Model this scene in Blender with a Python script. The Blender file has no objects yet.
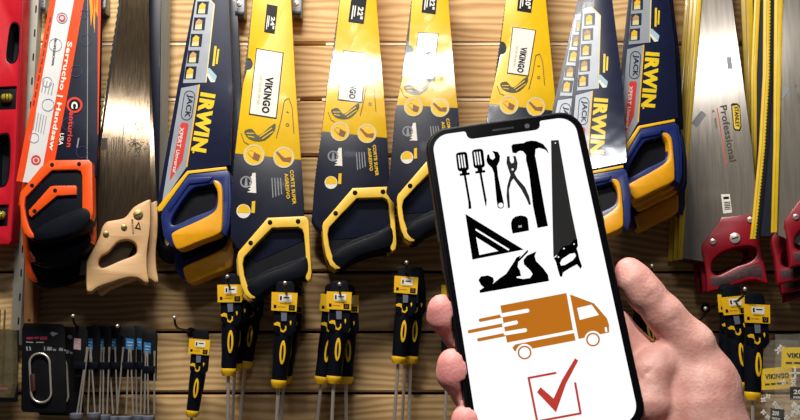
import bpy, bmesh, math, random
import numpy as np
from mathutils import Vector, Matrix
from mathutils.geometry import tessellate_polygon

random.seed(7)
scn = bpy.context.scene
col = scn.collection
V = Vector

# ------------------------------------------------------------------ camera
FPX = 914.0                      # focal length in pixels of the 800x420 frame
PITCH = math.radians(9.0)
W0 = V((0, 0, 1.5))              # the wall point the camera looks at
FW = V((0, math.cos(PITCH), math.sin(PITCH)))
UP = V((0, -math.sin(PITCH), math.cos(PITCH)))
RT = V((1, 0, 0))
CAM = W0 - FW * 1.6
cd = bpy.data.cameras.new('camera')
cd.sensor_width = 36.0
cd.lens = 36.0 * FPX / 800.0
cd.clip_start = 0.02
cam = bpy.data.objects.new('camera', cd)
col.objects.link(cam)
cam.matrix_world = Matrix((
    (RT.x, UP.x, -FW.x, CAM.x), (RT.y, UP.y, -FW.y, CAM.y), (RT.z, UP.z, -FW.z, CAM.z), (0, 0, 0, 1)))
scn.camera = cam

# ------------------------------------------------------------------ world, lamps, exposure
wd = bpy.data.worlds.new('shop_interior')
scn.world = wd
wd.use_nodes = True
bg = wd.node_tree.nodes['Background']
bg.inputs[0].default_value = (0.62, 0.72, 1.0, 1)
bg.inputs[1].default_value = 0.035

def area(name, loc, target, sx, sy, power, color=(1, 1, 1)):
    l = bpy.data.lights.new(name, 'AREA')
    l.shape = 'RECTANGLE'
    l.size, l.size_y, l.energy, l.color = sx, sy, power, color
    o = bpy.data.objects.new(name, l)
    col.objects.link(o)
    o.location = loc
    o.rotation_euler = (V(target) - V(loc)).to_track_quat('-Z', 'Y').to_euler()
    return o

KEY = V((-0.35, -1.10, 2.85))    # lamp strip over the display wall
TUBE = V((0.05, -1.95, 2.50))    # ceiling light panel of the aisle
area('display_lamp', KEY, (0.0, 0.0, 1.6), 0.8, 0.10, 47, (1.0, 0.95, 0.86))
area('ceiling_panel', TUBE, (0.0, -0.3, 1.6), 0.33, 0.095, 3.4, (0.97, 0.98, 1.0))
sl = bpy.data.lights.new('hand_fill_spot', 'SPOT')  # added unseen spot, brightens only the hand and phone
sl.energy, sl.spot_size, sl.spot_blend, sl.shadow_soft_size, sl.color = 92, math.radians(26), .5, .07, (1.0, .96, .93)
so = bpy.data.objects.new('hand_fill_spot', sl); col.objects.link(so)
so.location = (-0.25, -2.10, 2.28)
so.rotation_euler = (V((0.08, -1.16, 1.24)) - so.location).to_track_quat('-Z', 'Y').to_euler()

vs = scn.view_settings
scn.display_settings.display_device = 'sRGB'
vs.view_transform = 'Standard'
vs.look = 'None'
vs.gamma = 1.0
vs.use_curve_mapping = False
vs.exposure = 0.0

# ------------------------------------------------------------------ pixel rays and planes
def ray(px, py):
    return (FW * FPX + RT * (px - 400.0) + UP * (210.0 - py)).normalized()

class Plane:
    """A real plane standing in the room; photo coordinates are read off on it."""
    def __init__(self, p0, n):
        self.p0 = V(p0); self.n = V(n).normalized()
        up = V((0, 0, 1))
        self.e1 = up.cross(self.n).normalized()
        self.e2 = self.n.cross(self.e1).normalized()
    def hit(self, px, py, off=0.0):
        d = ray(px, py)
        q = self.p0 + self.n * off
        t = (q - CAM).dot(self.n) / d.dot(self.n)
        return CAM + d * t
    def uv(self, px, py, off=0.0):
        r = self.hit(px, py, off) - self.p0
        return (r.dot(self.e1), r.dot(self.e2))
    def at(self, u, v, off=0.0):
        return self.p0 + self.e1 * u + self.e2 * v + self.n * off

def at_depth(px, py, dep):
    d = ray(px, py)
    t = (-dep - CAM.y) / d.y
    return CAM + d * t

def tilted(px, py, dep, tilt=3.0, yaw=0.0):
    a, b = math.radians(tilt), math.radians(yaw)
    n = V((math.sin(b) * math.cos(a), -math.cos(a) * math.cos(b), math.sin(a)))
    return Plane(at_depth(px, py, dep), n)

def mirror_plane(px, py, dep, hx, hy, lamp=TUBE):
    """A blade hung at such an angle that it mirrors the ceiling panel at (hx, hy)."""
    p = at_depth(px, py, dep)
    n = V((0, -1, 0))
    for _ in range(6):
        h = Plane(p, n).hit(hx, hy)
        n = ((lamp - h).normalized() + (CAM - h).normalized()).normalized()
    return Plane(p, n)

# ------------------------------------------------------------------ materials
MATS = {}
def lin(h):
    h = h.lstrip('#')
    c = [int(h[i:i + 2], 16) / 255 for i in (0, 2, 4)]
    return tuple(x / 12.92 if x <= .04045 else ((x + .055) / 1.055) ** 2.4 for x in c)

def mat(name, hexc, rough=0.5, metal=0.0, var=0.10, vscale=40.0, bump=0.0, bscale=200.0,
        coat=0.0, spec=0.5, stretch=(1, 1, 1), rvar=0.1, emit=0.0, sss=0.0):
    if name in MATS:
        return MATS[name]
    m = bpy.data.materials.new(name)
    m.use_nodes = True
    nt = m.node_tree; N = nt.nodes; L = nt.links
    b = N['Principled BSDF']
    c = lin(hexc)
    tc = N.new('ShaderNodeTexCoord'); mp = N.new('ShaderNodeMapping')
    mp.inputs['Scale'].default_value = stretch
    L.new(tc.outputs['Object'], mp.inputs['Vector'])
    nz = N.new('ShaderNodeTexNoise'); nz.inputs['Scale'].default_value = vscale; nz.inputs['Detail'].default_value = 4
    L.new(mp.outputs['Vector'], nz.inputs['Vector'])
    rp = N.new('ShaderNodeValToRGB')
    rp.color_ramp.elements[0].position = .3; rp.color_ramp.elements[1].position = .7
    rp.color_ramp.elements[0].color = tuple(x * (1 - var) for x in c) + (1,)
    rp.color_ramp.elements[1].color = tuple(min(1, x * (1 + var)) for x in c) + (1,)
    L.new(nz.outputs['Fac'], rp.inputs['Fac'])
    L.new(rp.outputs['Color'], b.inputs['Base Color'])
    b.inputs['Metallic'].default_value = metal
    b.inputs['Specular IOR Level'].default_value = spec
    if rvar:
        mr = N.new('ShaderNodeMapRange')
        mr.inputs['To Min'].default_value = max(0.02, rough * (1 - rvar)); mr.inputs['To Max'].default_value = min(1, rough * (1 + rvar))
        L.new(nz.outputs['Fac'], mr.inputs['Value']); L.new(mr.outputs['Result'], b.inputs['Roughness'])
    else:
        b.inputs['Roughness'].default_value = rough
    if coat:
        b.inputs['Coat Weight'].default_value = coat; b.inputs['Coat Roughness'].default_value = 0.08
    if emit:
        b.inputs['Emission Color'].default_value = c + (1,); b.inputs['Emission Strength'].default_value = emit
    if sss:
        b.inputs['Subsurface Weight'].default_value = sss
        b.inputs['Subsurface Radius'].default_value = (0.006, 0.0025, 0.0015)
        b.inputs['Subsurface Scale'].default_value = 0.6
    if bump:
        n2 = N.new('ShaderNodeTexNoise'); n2.inputs['Scale'].default_value = bscale; n2.inputs['Detail'].default_value = 3
        L.new(mp.outputs['Vector'], n2.inputs['Vector'])
        bp = N.new('ShaderNodeBump'); bp.inputs['Strength'].default_value = bump; bp.inputs['Distance'].default_value = 0.002
        L.new(n2.outputs['Fac'], bp.inputs['Height']); L.new(bp.outputs['Normal'], b.inputs['Normal'])
    MATS[name] = m
    return m

def wood_mat(name, light, dark, sx=1.6, sz=26.0, rough=0.6):
    """Sawn pine: long grain along x, knots, per-plank offset."""
    m = bpy.data.materials.new(name); m.use_nodes = True
    nt = m.node_tree; N = nt.nodes; L = nt.links; b = N['Principled BSDF']
    tc = N.new('ShaderNodeTexCoord'); oi = N.new('ShaderNodeObjectInfo')
    ad = N.new('ShaderNodeVectorMath'); ad.operation = 'MULTIPLY_ADD'
    cx = N.new('ShaderNodeCombineXYZ')
    for i in range(3): L.new(oi.outputs['Random'], cx.inputs[i])
    L.new(cx.outputs[0], ad.inputs[0]); ad.inputs[1].default_value = (37, 11, 23); L.new(tc.outputs['Object'], ad.inputs[2])
    # gentle warp so the grain flows
    mw = N.new('ShaderNodeMapping'); mw.inputs['Scale'].default_value = (2.2, 6, 9); L.new(ad.outputs[0], mw.inputs[0])
    nw = N.new('ShaderNodeTexNoise'); nw.inputs['Scale'].default_value = 1.0; nw.inputs['Detail'].default_value = 2; L.new(mw.outputs[0], nw.inputs[0])
    wa = N.new('ShaderNodeVectorMath'); wa.operation = 'MULTIPLY_ADD'
    L.new(nw.outputs['Color'], wa.inputs[0]); wa.inputs[1].default_value = (0, 0, 0.09); L.new(ad.outputs[0], wa.inputs[2])
    wv = N.new('ShaderNodeTexWave'); wv.wave_type = 'BANDS'; wv.bands_direction = 'Z'
    wv.inputs['Scale'].default_value = sz; wv.inputs['Distortion'].default_value = 3.5; wv.inputs['Detail'].default_value = 3
    wv.inputs['Detail Scale'].default_value = 0.7
    mg = N.new('ShaderNodeMapping'); mg.inputs['Scale'].default_value = (sx * 0.12, 1, 1); L.new(wa.outputs[0], mg.inputs[0]); L.new(mg.outputs[0], wv.inputs[0])
    fb = N.new('ShaderNodeMapping'); fb.inputs['Scale'].default_value = (8, 60, 420); L.new(ad.outputs[0], fb.inputs[0])
    nf = N.new('ShaderNodeTexNoise'); nf.inputs['Scale'].default_value = 1; nf.inputs['Detail'].default_value = 3; L.new(fb.outputs[0], nf.inputs[0])
    mx = N.new('ShaderNodeMath'); mx.operation = 'MULTIPLY_ADD'; mx.inputs[1].default_value = 0.55
    L.new(wv.outputs['Fac'], mx.inputs[0])
    sc = N.new('ShaderNodeMath'); sc.operation = 'MULTIPLY'; sc.inputs[1].default_value = 0.5; L.new(nf.outputs['Fac'], sc.inputs[0]); L.new(sc.outputs[0], mx.inputs[2])
    rp = N.new('ShaderNodeValToRGB'); e = rp.color_ramp.elements
    e[0].position = .30; e[0].color = lin(light) + (1,)
    e[1].position = 1.0; e[1].color = lin(dark) + (1,)
    L.new(mx.outputs[0], rp.inputs['Fac'])
    # knots
    mk = N.new('ShaderNodeMapping'); mk.inputs['Scale'].default_value = (2.0, 1, 9); L.new(ad.outputs[0], mk.inputs[0])
    vo = N.new('ShaderNodeTexVoronoi'); vo.inputs['Scale'].default_value = 1.0; L.new(mk.outputs[0], vo.inputs[0])
    kr = N.new('ShaderNodeValToRGB'); k = kr.color_ramp.elements
    k[0].position = .045; k[0].color = (1, 1, 1, 1); k[1].position = .10; k[1].color = (0, 0, 0, 1)
    L.new(vo.outputs['Distance'], kr.inputs['Fac'])
    mc = N.new('ShaderNodeMix'); mc.data_type = 'RGBA'
    L.new(kr.outputs['Color'], mc.inputs['Factor']); L.new(rp.outputs['Color'], mc.inputs['A']); mc.inputs['B'].default_value = lin('#4a2f1c') + (1,)
    L.new(mc.outputs['Result'], b.inputs['Base Color'])
    b.inputs['Roughness'].default_value = rough; b.inputs['Specular IOR Level'].default_value = .3
    bp = N.new('ShaderNodeBump'); bp.inputs['Strength'].default_value = .25; bp.inputs['Distance'].default_value = .001
    L.new(mx.outputs[0], bp.inputs['Height']); L.new(bp.outputs['Normal'], b.inputs['Normal'])
    return m

def film_mat(name, hexc, clear=0.7, rough=0.12):
    m = bpy.data.materials.new(name); m.use_nodes = True
    nt = m.node_tree; N = nt.nodes; L = nt.links; b = N['Principled BSDF']
    b.inputs['Base Color'].default_value = lin(hexc) + (1,); b.inputs['Roughness'].default_value = rough
    tr = N.new('ShaderNodeBsdfTransparent'); mx = N.new('ShaderNodeMixShader'); mx.inputs[0].default_value = clear
    tc = N.new('ShaderNodeTexCoord'); nz = N.new('ShaderNodeTexNoise'); nz.inputs['Scale'].default_value = 45; nz.inputs['Detail'].default_value = 3
    L.new(tc.outputs['Object'], nz.inputs['Vector'])
    bp = N.new('ShaderNodeBump'); bp.inputs['Strength'].default_value = .9; bp.inputs['Distance'].default_value = .006
    L.new(nz.outputs['Fac'], bp.inputs['Height']); L.new(bp.outputs['Normal'], b.inputs['Normal'])
    L.new(b.outputs[0], mx.inputs[1]); L.new(tr.outputs[0], mx.inputs[2])
    L.new(mx.outputs[0], N['Material Output'].inputs['Surface'])
    return m

PINE = wood_mat('pine_planks', '#dcb884', '#a67b48')
M = dict(
    backing=mat('cream_backing', '#e8dcc0', .8),
    yellow=mat('yellow_card', '#f7c60c', .34, var=.04, bump=.05, bscale=22, coat=.2, spec=.5),
    yplast=mat('yellow_plastic', '#f5be18', .42, var=.06, bump=.1, bscale=400),
    yframe=mat('yellow_handle_plastic', '#f2c445', .42, var=.06, bump=.1, bscale=400),
    navy=mat('navy_card', '#14182c', .40, var=.12, bump=.05, bscale=20, coat=.05, spec=.3),
    black=mat('black_rubber', '#0d1019', .5, spec=.10, var=.15, bump=.15, bscale=500),
    blackp=mat('black_print', '#0f1118', .5, var=.05, spec=.15),
    white=mat('white_print', '#eeeae2', .45, var=.03),
    cream=mat('cream_print', '#d8cba0', .5, var=.05),
    grey=mat('grey_print', '#8d8f94', .5, var=.05),
    brown=mat('brown_print', '#8a5a2a', .5, var=.1),
    green=mat('olive_print', '#4a4a1c', .5, var=.15),
    orange=mat('orange_plastic', '#f2560f', .38, var=.05, bump=.08, bscale=300),
    orangec=mat('orange_card', '#ea4a14', .35, var=.05, coat=.3),
    flame=mat('flame_print', '#f59a1c', .35, var=.1),
    whitec=mat('white_card', '#dadada', .38, var=.04, coat=.25),
    red=mat('red_level_paint', '#c41226', .38, var=.06, bump=.05, bscale=60),
    redh=mat('red_handle_paint', '#8f0c20', .36, var=.1, bump=.12, bscale=60),
    redp=mat('red_print', '#d8382c', .45, var=.05),
    redgrip=mat('worn_grip_inlay', '#3a2026', .6, var=.35, vscale=120, bump=.3, bscale=250),
    steel=mat('brushed_steel', '#6f5e4a', .10, metal=.85, var=.12, vscale=6, stretch=(60, 60, 1.2), bump=.05, bscale=4, rvar=.25),  # warm dark tint: reflected wood and dim surroundings put into the colour
    bsteel=mat('bright_steel', '#a39a8e', .17, metal=.62, var=.08, vscale=6, stretch=(50, 50, 1.5), rvar=.2),
    chrome=mat('chrome', '#ded6cc', .3, metal=.7, var=.05),
    brass=mat('aged_brass', '#9a8552', .38, metal=1, var=.25, vscale=300),
    copper=mat('copper_nut', '#a97a5e', .4, metal=1, var=.15),
    iron=mat('dark_iron_wire', '#33343a', .4, metal=.8, var=.15),
    zinc=mat('zinc_plate', '#8f949a', .42, metal=.85, var=.12, vscale=120),
    rail=mat('grey_rail_paint', '#9a968c', .5, var=.12, vscale=30),
    beech=mat('beech_handle', '#d8ad7c', .5, var=.10, vscale=14, stretch=(1, 1, 6), bump=.1, bscale=90),
    batten=mat('pine_batten', '#b07a4a', .6, var=.2, vscale=10, stretch=(10, 10, 1)),
    blueh=mat('blue_handle_plastic', '#1c2c6c', .36, var=.08, bump=.06, bscale=300),
    blues=mat('blue_sleeve_card', '#171d3c', .36, var=.10, bump=.05, bscale=18, coat=.05, spec=.3),
    silver=mat('silver_print', '#aab0ba', .35, var=.05, metal=.2),
    ygrip=mat('amber_grip_rubber', '#f0a814', .38, var=.08, bump=.1, bscale=300),
    ivory=mat('ivory_print', '#e2d49a', .5, var=.06),
    skyb=mat('pale_blue_print', '#a9c7d4', .45, var=.1),
    labelb=mat('blue_label', '#2f6ea8', .4, var=.12),
    pinkl=mat('pink_label', '#b58e8c', .5, var=.1),
    disc=mat('grey_disc_plastic', '#6a6d7e', .5, var=.1),
    guard=mat('yellow_edge_guard', '#e6bf1e', .35, var=.06, bump=.05, bscale=100, coat=.2),
    cardk=mat('black_card', '#08090e', .5, var=.15, spec=.3),
    magenta=mat('magenta_print', '#8a2440', .5, var=.1),
    phone=mat('black_phone_glass', '#050506', .12, var=.05, coat=.4),
    frame=mat('black_phone_metal', '#0c0c0e', .3, metal=.6, var=.05),
    notch=mat('phone_black_print', '#030303', .35, var=.02),
    icon=mat('black_icon_pixels', '#020202', .6, var=.0, spec=0),
    icong=mat('charcoal_icon_pixels', '#262626', .6, var=.0, spec=0),
)
def screen_mat(name, hexc, s):
    m = bpy.data.materials.new(name); m.use_nodes = True
    b = m.node_tree.nodes['Principled BSDF']; c = lin(hexc) + (1,)
    b.inputs['Base Color'].default_value = (.002, .002, .002, 1); b.inputs['Roughness'].default_value = .5
    b.inputs['Specular IOR Level'].default_value = 0
    b.inputs['Emission Color'].default_value = c; b.inputs['Emission Strength'].default_value = s
    return m
M['scr'] = screen_mat('lit_white_pixels', '#ffffff', 1.0)
M['scro'] = screen_mat('lit_amber_pixels', '#bd6f1a', 1.0)
M['scrr'] = screen_mat('lit_red_pixels', '#bb3d30', 1.0)
def wrap_mat():
    """thin glossy shrink film: clear, with a mirror-like sheen and slight waves"""
    m = bpy.data.materials.new('clear_shrink_film'); m.use_nodes = True
    nt = m.node_tree; N = nt.nodes; L = nt.links; N.remove(N['Principled BSDF'])
    tr = N.new('ShaderNodeBsdfTransparent'); gl = N.new('ShaderNodeBsdfGlossy'); gl.inputs['Roughness'].default_value = .10
    tc = N.new('ShaderNodeTexCoord'); nz = N.new('ShaderNodeTexNoise'); nz.inputs['Scale'].default_value = 16; nz.inputs['Detail'].default_value = 2
    L.new(tc.outputs['Object'], nz.inputs['Vector'])
    bp = N.new('ShaderNodeBump'); bp.inputs['Strength'].default_value = .5; bp.inputs['Distance'].default_value = .0016
    L.new(nz.outputs['Fac'], bp.inputs['Height']); L.new(bp.outputs['Normal'], gl.inputs['Normal'])
    mx = N.new('ShaderNodeMixShader'); mx.inputs[0].default_value = .075; L.new(tr.outputs[0], mx.inputs[1]); L.new(gl.outputs[0], mx.inputs[2])
    L.new(mx.outputs[0], N['Material Output'].inputs['Surface'])
    return m
M['wrap'] = wrap_mat()
M['film'] = film_mat('clear_bag_film', '#dcd8cc', .92, .1)
M['blister'] = film_mat('clear_blister_plastic', '#b9a878', .88, .08)

# ------------------------------------------------------------------ object helpers
def thing(name, label, cat, loc, group=None):
    o = bpy.data.objects.new(name, None)
    o.empty_display_size = .02
    col.objects.link(o); o.location = loc
    o['label'] = label; o['category'] = cat
    if group: o['group'] = group
    return o

def root_of(p):
    while p.parent: p = p.parent
    return p

def finish(name, bm, m, parent, smooth=35, label=None):
    bmesh.ops.recalc_face_normals(bm, faces=bm.faces[:])
    me = bpy.data.meshes.new(name)
    if parent is not None:
        org = root_of(parent).location
        for v in bm.verts: v.co -= org
    bm.to_mesh(me); bm.free()
    if smooth:
        for p in me.polygons: p.use_smooth = True
        me.set_sharp_from_angle(angle=math.radians(smooth))
    me.materials.append(m if not isinstance(m, str) else M[m])
    o = bpy.data.objects.new(name, me); col.objects.link(o)
    if parent is not None: o.parent = parent
    if label: o['label'] = label
    return o

def area2(l):
    return sum(l[i][0] * l[(i + 1) % len(l)][1] - l[(i + 1) % len(l)][0] * l[i][1] for i in range(len(l))) / 2

def clean(l):
    out = []
    for p in l:
        if not out or math.hypot(p[0] - out[-1][0], p[1] - out[-1][1]) > 1e-7: out.append(p)
    if math.hypot(out[0][0] - out[-1][0], out[0][1] - out[-1][1]) < 1e-7: out.pop()
    return out

def inset(l, d):
    n = len(l); out = []
    for i in range(n):
        a, b, c = l[i - 1], l[i], l[(i + 1) % n]
        d1 = (b[0] - a[0], b[1] - a[1]); d2 = (c[0] - b[0], c[1] - b[1])
        k1 = math.hypot(*d1) or 1e-9; k2 = math.hypot(*d2) or 1e-9
        n1 = (-d1[1] / k1, d1[0] / k1); n2 = (-d2[1] / k2, d2[0] / k2)
        bx, by = n1[0] + n2[0], n1[1] + n2[1]
        q = bx * bx + by * by
        if q < .3: out.append((b[0] + n1[0] * d, b[1] + n1[1] * d)); continue
        s = 2 * d / q
        out.append((b[0] + bx * s, b[1] + by * s))
    return out

def solid2(bm, loops, place, th, bev=0.0, back=True):
    """loops in plane metres; place(u, v, depth below front) -> 3D."""
    L = []
    for i, l in enumerate(loops):
        l = clean(l)
        a = area2(l)
        if (a < 0) == (i == 0): l = l[::-1]
        L.append(l)
    if th <= 0:
        rings = [(0.0, 0.0)]
    elif bev > 0:
        rings = [(bev, 0.0), (bev * .3, bev * .3), (0.0, bev), (0.0, th)]
    else:
        rings = [(0.0, 0.0), (0.0, th)]
    vr = []
    for ins, dep in rings:
        vr.append([[bm.verts.new(place(p[0], p[1], dep)) for p in (inset(l, ins) if ins else l)] for l in L])
    def cap(vl, flip):
        tr = tessellate_polygon([[v.co.copy() for v in l] for l in vl])
        fl = [v for l in vl for v in l]
        for t in tr:
            vv = [fl[i] for i in t]
            if len(set(vv)) < 3: continue
            try: bm.faces.new(vv[::-1] if flip else vv)
            except ValueError: pass
    cap(vr[0], False)
    for r in range(len(rings) - 1):
        for li in range(len(L)):
            A, B = vr[r][li], vr[r + 1][li]; n = len(A)
            for i in range(n):
                try: bm.faces.new((A[i], A[(i + 1) % n], B[(i + 1) % n], B[i]))
                except ValueError: pass
    if th > 0 and back: cap(vr[-1], True)

def ex(name, loops, pl, off, th, m, parent, bev=0.0, label=None, smooth=35):
    """One solid (or flat print) whose front outline is read off the photo on plane pl."""
    if isinstance(loops[0][0], (int, float)): loops = [loops]
    bm = bmesh.new()
    solid2(bm, [[pl.uv(x, y, off) for x, y in l] for l in loops], lambda u, v, d: pl.at(u, v, off - d), th, bev)
    return finish(name, bm, m, parent, smooth, label)

def exm(name, polys, pl, off, th, m, parent, label=None):
    """Flat prints of one ink; pieces big enough to pick apart become parts, the tiny rest stays joined."""
    def outer(l): return l if isinstance(l[0][0], (int, float)) else l[0]
    def span(l):
        l = outer(l); return max(max(p[i] for p in l) - min(p[i] for p in l) for i in (0, 1))
    big = [l for l in polys if span(l) >= 5.0] if len(polys) > 1 else polys
    small = [l for l in polys if l not in big]
    out = None
    for grp in [[l] for l in big] + ([small] if small else []):
        bm = bmesh.new()
        for l in grp:
            if isinstance(l[0][0], (int, float)): l = [l]
            solid2(bm, [[pl.uv(x, y, off) for x, y in q] for q in l], lambda u, v, d: pl.at(u, v, off - d), th)
        o = finish(name, bm, m, parent, 35, label)
        if len(grp) > 1: o['kind'] = 'stuff'
        out = out or o
    return out

def circ(cx, cy, r, n=24, ry=None):
    ry = ry or r
    return [(cx + r * math.cos(2 * math.pi * i / n), cy + ry * math.sin(2 * math.pi * i / n)) for i in range(n)]

def ring(cx, cy, r0, r1, n=24):
    return [circ(cx, cy, r1, n), circ(cx, cy, r0, n)]

def seg(x0, y0, x1, y1, w):
    dx, dy = x1 - x0, y1 - y0; k = math.hypot(dx, dy); nx, ny = -dy / k * w / 2, dx / k * w / 2
    return [(x0 + nx, y0 + ny), (x1 + nx, y1 + ny), (x1 - nx, y1 - ny), (x0 - nx, y0 - ny)]

def pill(x0, y0, x1, y1, w, n=8):
    a = math.atan2(y1 - y0, x1 - x0); r = w / 2; out = []
    for i in range(n + 1):
        t = a - math.pi / 2 + math.pi * i / n; out.append((x1 + r * math.cos(t), y1 + r * math.sin(t)))
    for i in range(n + 1):
        t = a + math.pi / 2 + math.pi * i / n; out.append((x0 + r * math.cos(t), y0 + r * math.sin(t)))
    return out

def spl(pts, k=4):
    """closed Catmull-Rom through the points"""
    n = len(pts); out = []
    for i in range(n):
        p0, p1, p2, p3 = pts[i - 1], pts[i], pts[(i + 1) % n], pts[(i + 2) % n]
        for j in range(k):
            t = j / k
            out.append(tuple(.5 * (2 * p1[c] + (p2[c] - p0[c]) * t + (2 * p0[c] - 5 * p1[c] + 4 * p2[c] - p3[c]) * t * t
                                   + (3 * p1[c] - p0[c] - 3 * p2[c] + p3[c]) * t ** 3) for c in (0, 1)))
    return out

def rrect(cx, cy, w, h, r, rot=0, n=5):
    out = []
    for sx, sy, a0 in ((1, 1, 0), (-1, 1, 90), (-1, -1, 180), (1, -1, 270)):
        for i in range(n + 1):
            t = math.radians(a0 + 90 * i / n)
            out.append((sx * (w / 2 - r) + r * math.cos(t), sy * (h / 2 - r) + r * math.sin(t)))
    c, s = math.cos(math.radians(rot)), math.sin(math.radians(rot))
    return [(cx + x * c - y * s, cy + x * s + y * c) for x, y in out]

def q4(quad, u, v):
    a, b, c, d = quad
    return tuple((a[i] * (1 - u) + b[i] * u) * (1 - v) + (d[i] * (1 - u) + c[i] * u) * v for i in (0, 1))

def sub(quad, u0, v0, u1, v1):
    return [q4(quad, u0, v0), q4(quad, u1, v0), q4(quad, u1, v1), q4(quad, u0, v1)]

_tx = {}
def text_geo(s, bold=.02):
    k = (s, bold)
    if k not in _tx:
        cu = bpy.data.curves.new('glyphs', 'FONT'); cu.body = s; cu.offset = bold; cu.space_character = 1 + 2.4 * bold; cu.resolution_u = 3
        o = bpy.data.objects.new('glyphs', cu); col.objects.link(o)
        dg = bpy.context.evaluated_depsgraph_get(); dg.update()
        me = bpy.data.meshes.new_from_object(o.evaluated_get(dg))
        vv = [(v.co.x, v.co.y) for v in me.vertices]; ff = [tuple(p.vertices) for p in me.polygons]
        bpy.data.objects.remove(o); bpy.data.curves.remove(cu); bpy.data.meshes.remove(me)
        x0 = min(v[0] for v in vv); x1 = max(v[0] for v in vv); y0 = min(v[1] for v in vv); y1 = max(v[1] for v in vv)
        _tx[k] = ([((x - x0) / (x1 - x0), (y - y0) / (y1 - y0)) for x, y in vv], ff)
    return _tx[k]

def text(name, items, pl, off, m, parent, bold=.02):
    """items: (string, start px, end px, cap height px); start/end run along the baseline."""
    bm = bmesh.new()
    for s, a, b, h in items:
        vv, ff = text_geo(s, bold)
        dx, dy = b[0] - a[0], b[1] - a[1]; k = math.hypot(dx, dy); ux, uy = dy / k * h, -dx / k * h
        bv = [bm.verts.new(pl.hit(a[0] + dx * u + ux * v, a[1] + dy * u + uy * v, off)) for u, v in vv]
        for f in ff:
            try: bm.faces.new([bv[i] for i in f])
            except ValueError: pass
    return finish(name, bm, m, parent, 0)

def tube(name, pts, r, m, parent, seg_n=8, closed=False, caps=True, label=None):
    bm = bmesh.new(); tube_bm(bm, pts, r, seg_n, closed, caps)
    return finish(name, bm, m, parent, 50, label)

def tube_bm(bm, pts, r, n=8, closed=False, caps=True):
    pts = [V(p) for p in pts]; N = len(pts); rs = r if isinstance(r, (list, tuple)) else [r] * N
    rings = []; prev = None
    for i, p in enumerate(pts):
        a = pts[i - 1] if (i > 0 or closed) else pts[i]; b = pts[(i + 1) % N] if (i < N - 1 or closed) else pts[i]
        t = (b - a).normalized()
        if prev is None:
            x = t.orthogonal().normalized()
        else:
            x = prev - t * prev.dot(t); x.normalize()
        prev = x; y = t.cross(x)
        rings.append([bm.verts.new(p + (x * math.cos(2 * math.pi * k / n) + y * math.sin(2 * math.pi * k / n)) * rs[i]) for k in range(n)])
    for i in range(N if closed else N - 1):
        A, B = rings[i], rings[(i + 1) % N]
        for k in range(n): bm.faces.new((A[k], A[(k + 1) % n], B[(k + 1) % n], B[k]))
    if caps and not closed:
        bm.faces.new(rings[0][::-1]); bm.faces.new(rings[-1])

def ball_bm(bm, c, rx, ry=None, rz=None, axes=None, u=12, v=8):
    ry = ry or rx; rz = rz or rx
    X, Y, Z = axes or (V((1, 0, 0)), V((0, 1, 0)), V((0, 0, 1)))
    r = bmesh.ops.create_uvsphere(bm, u_segments=u, v_segments=v, radius=1)
    for w in r['verts']:
        w.co = V(c) + X * (w.co.x * rx) + Y * (w.co.y * ry) + Z * (w.co.z * rz)

def box(name, lo, hi, m, parent, bev=0.0):
    bm = bmesh.new(); bmesh.ops.create_cube(bm, size=1)
    lo, hi = V(lo), V(hi); c = (lo + hi) / 2; d = hi - lo
    for v in bm.verts: v.co = V((c.x + v.co.x * d.x, c.y + v.co.y * d.y, c.z + v.co.z * d.z))
    if bev: bmesh.ops.bevel(bm, geom=bm.edges[:], offset=bev, segments=2, affect='EDGES')
    return finish(name, bm, m, parent)

def dup(root, shift, label, group=None, rot=0.0, scale=1.0, skip=()):
    r = root.copy(); col.objects.link(r); r.location = root.location + V(shift)
    if rot: r.rotation_euler = (0, math.radians(rot), 0)
    if scale != 1: r.scale = (scale,) * 3
    r['label'] = label
    if group: r['group'] = group
    def kids(src, dst):
        for ch in [c for c in src.children]:
            if ch.name.split('.')[0] in skip: continue
            c = ch.copy(); col.objects.link(c); c.parent = dst
            kids(ch, c)
    kids(root, r)
    return r

def shift_px(pl, px, py, dx, dy, ddep):
    """room-space shift that moves a thing from (px,py) to (px+dx,py+dy) and ddep metres nearer the wall"""
    p = pl.hit(px, py)
    return at_depth(px + dx, py + dy, -p.y - ddep) - p

class Sim:
    """2D similarity a->a2, b->b2 for laying one drawing onto another saw"""
    def __init__(s, a, b, a2, b2):
        z = complex(b2[0] - a2[0], b2[1] - a2[1]) / complex(b[0] - a[0], b[1] - a[1])
        s.z = z; s.a = complex(*a); s.b = complex(*a2); s.k = abs(z)
    def __call__(s, p):
        w = (complex(*p) - s.a) * s.z + s.b
        return (w.real, w.imag)
    def L(s, pts): return [s(p) for p in pts]
IDN = Sim((0, 0), (1, 0), (0, 0), (1, 0))

def move(dx, dy): return Sim((0, 0), (1, 0), (dx, dy), (1 + dx, dy))
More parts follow.
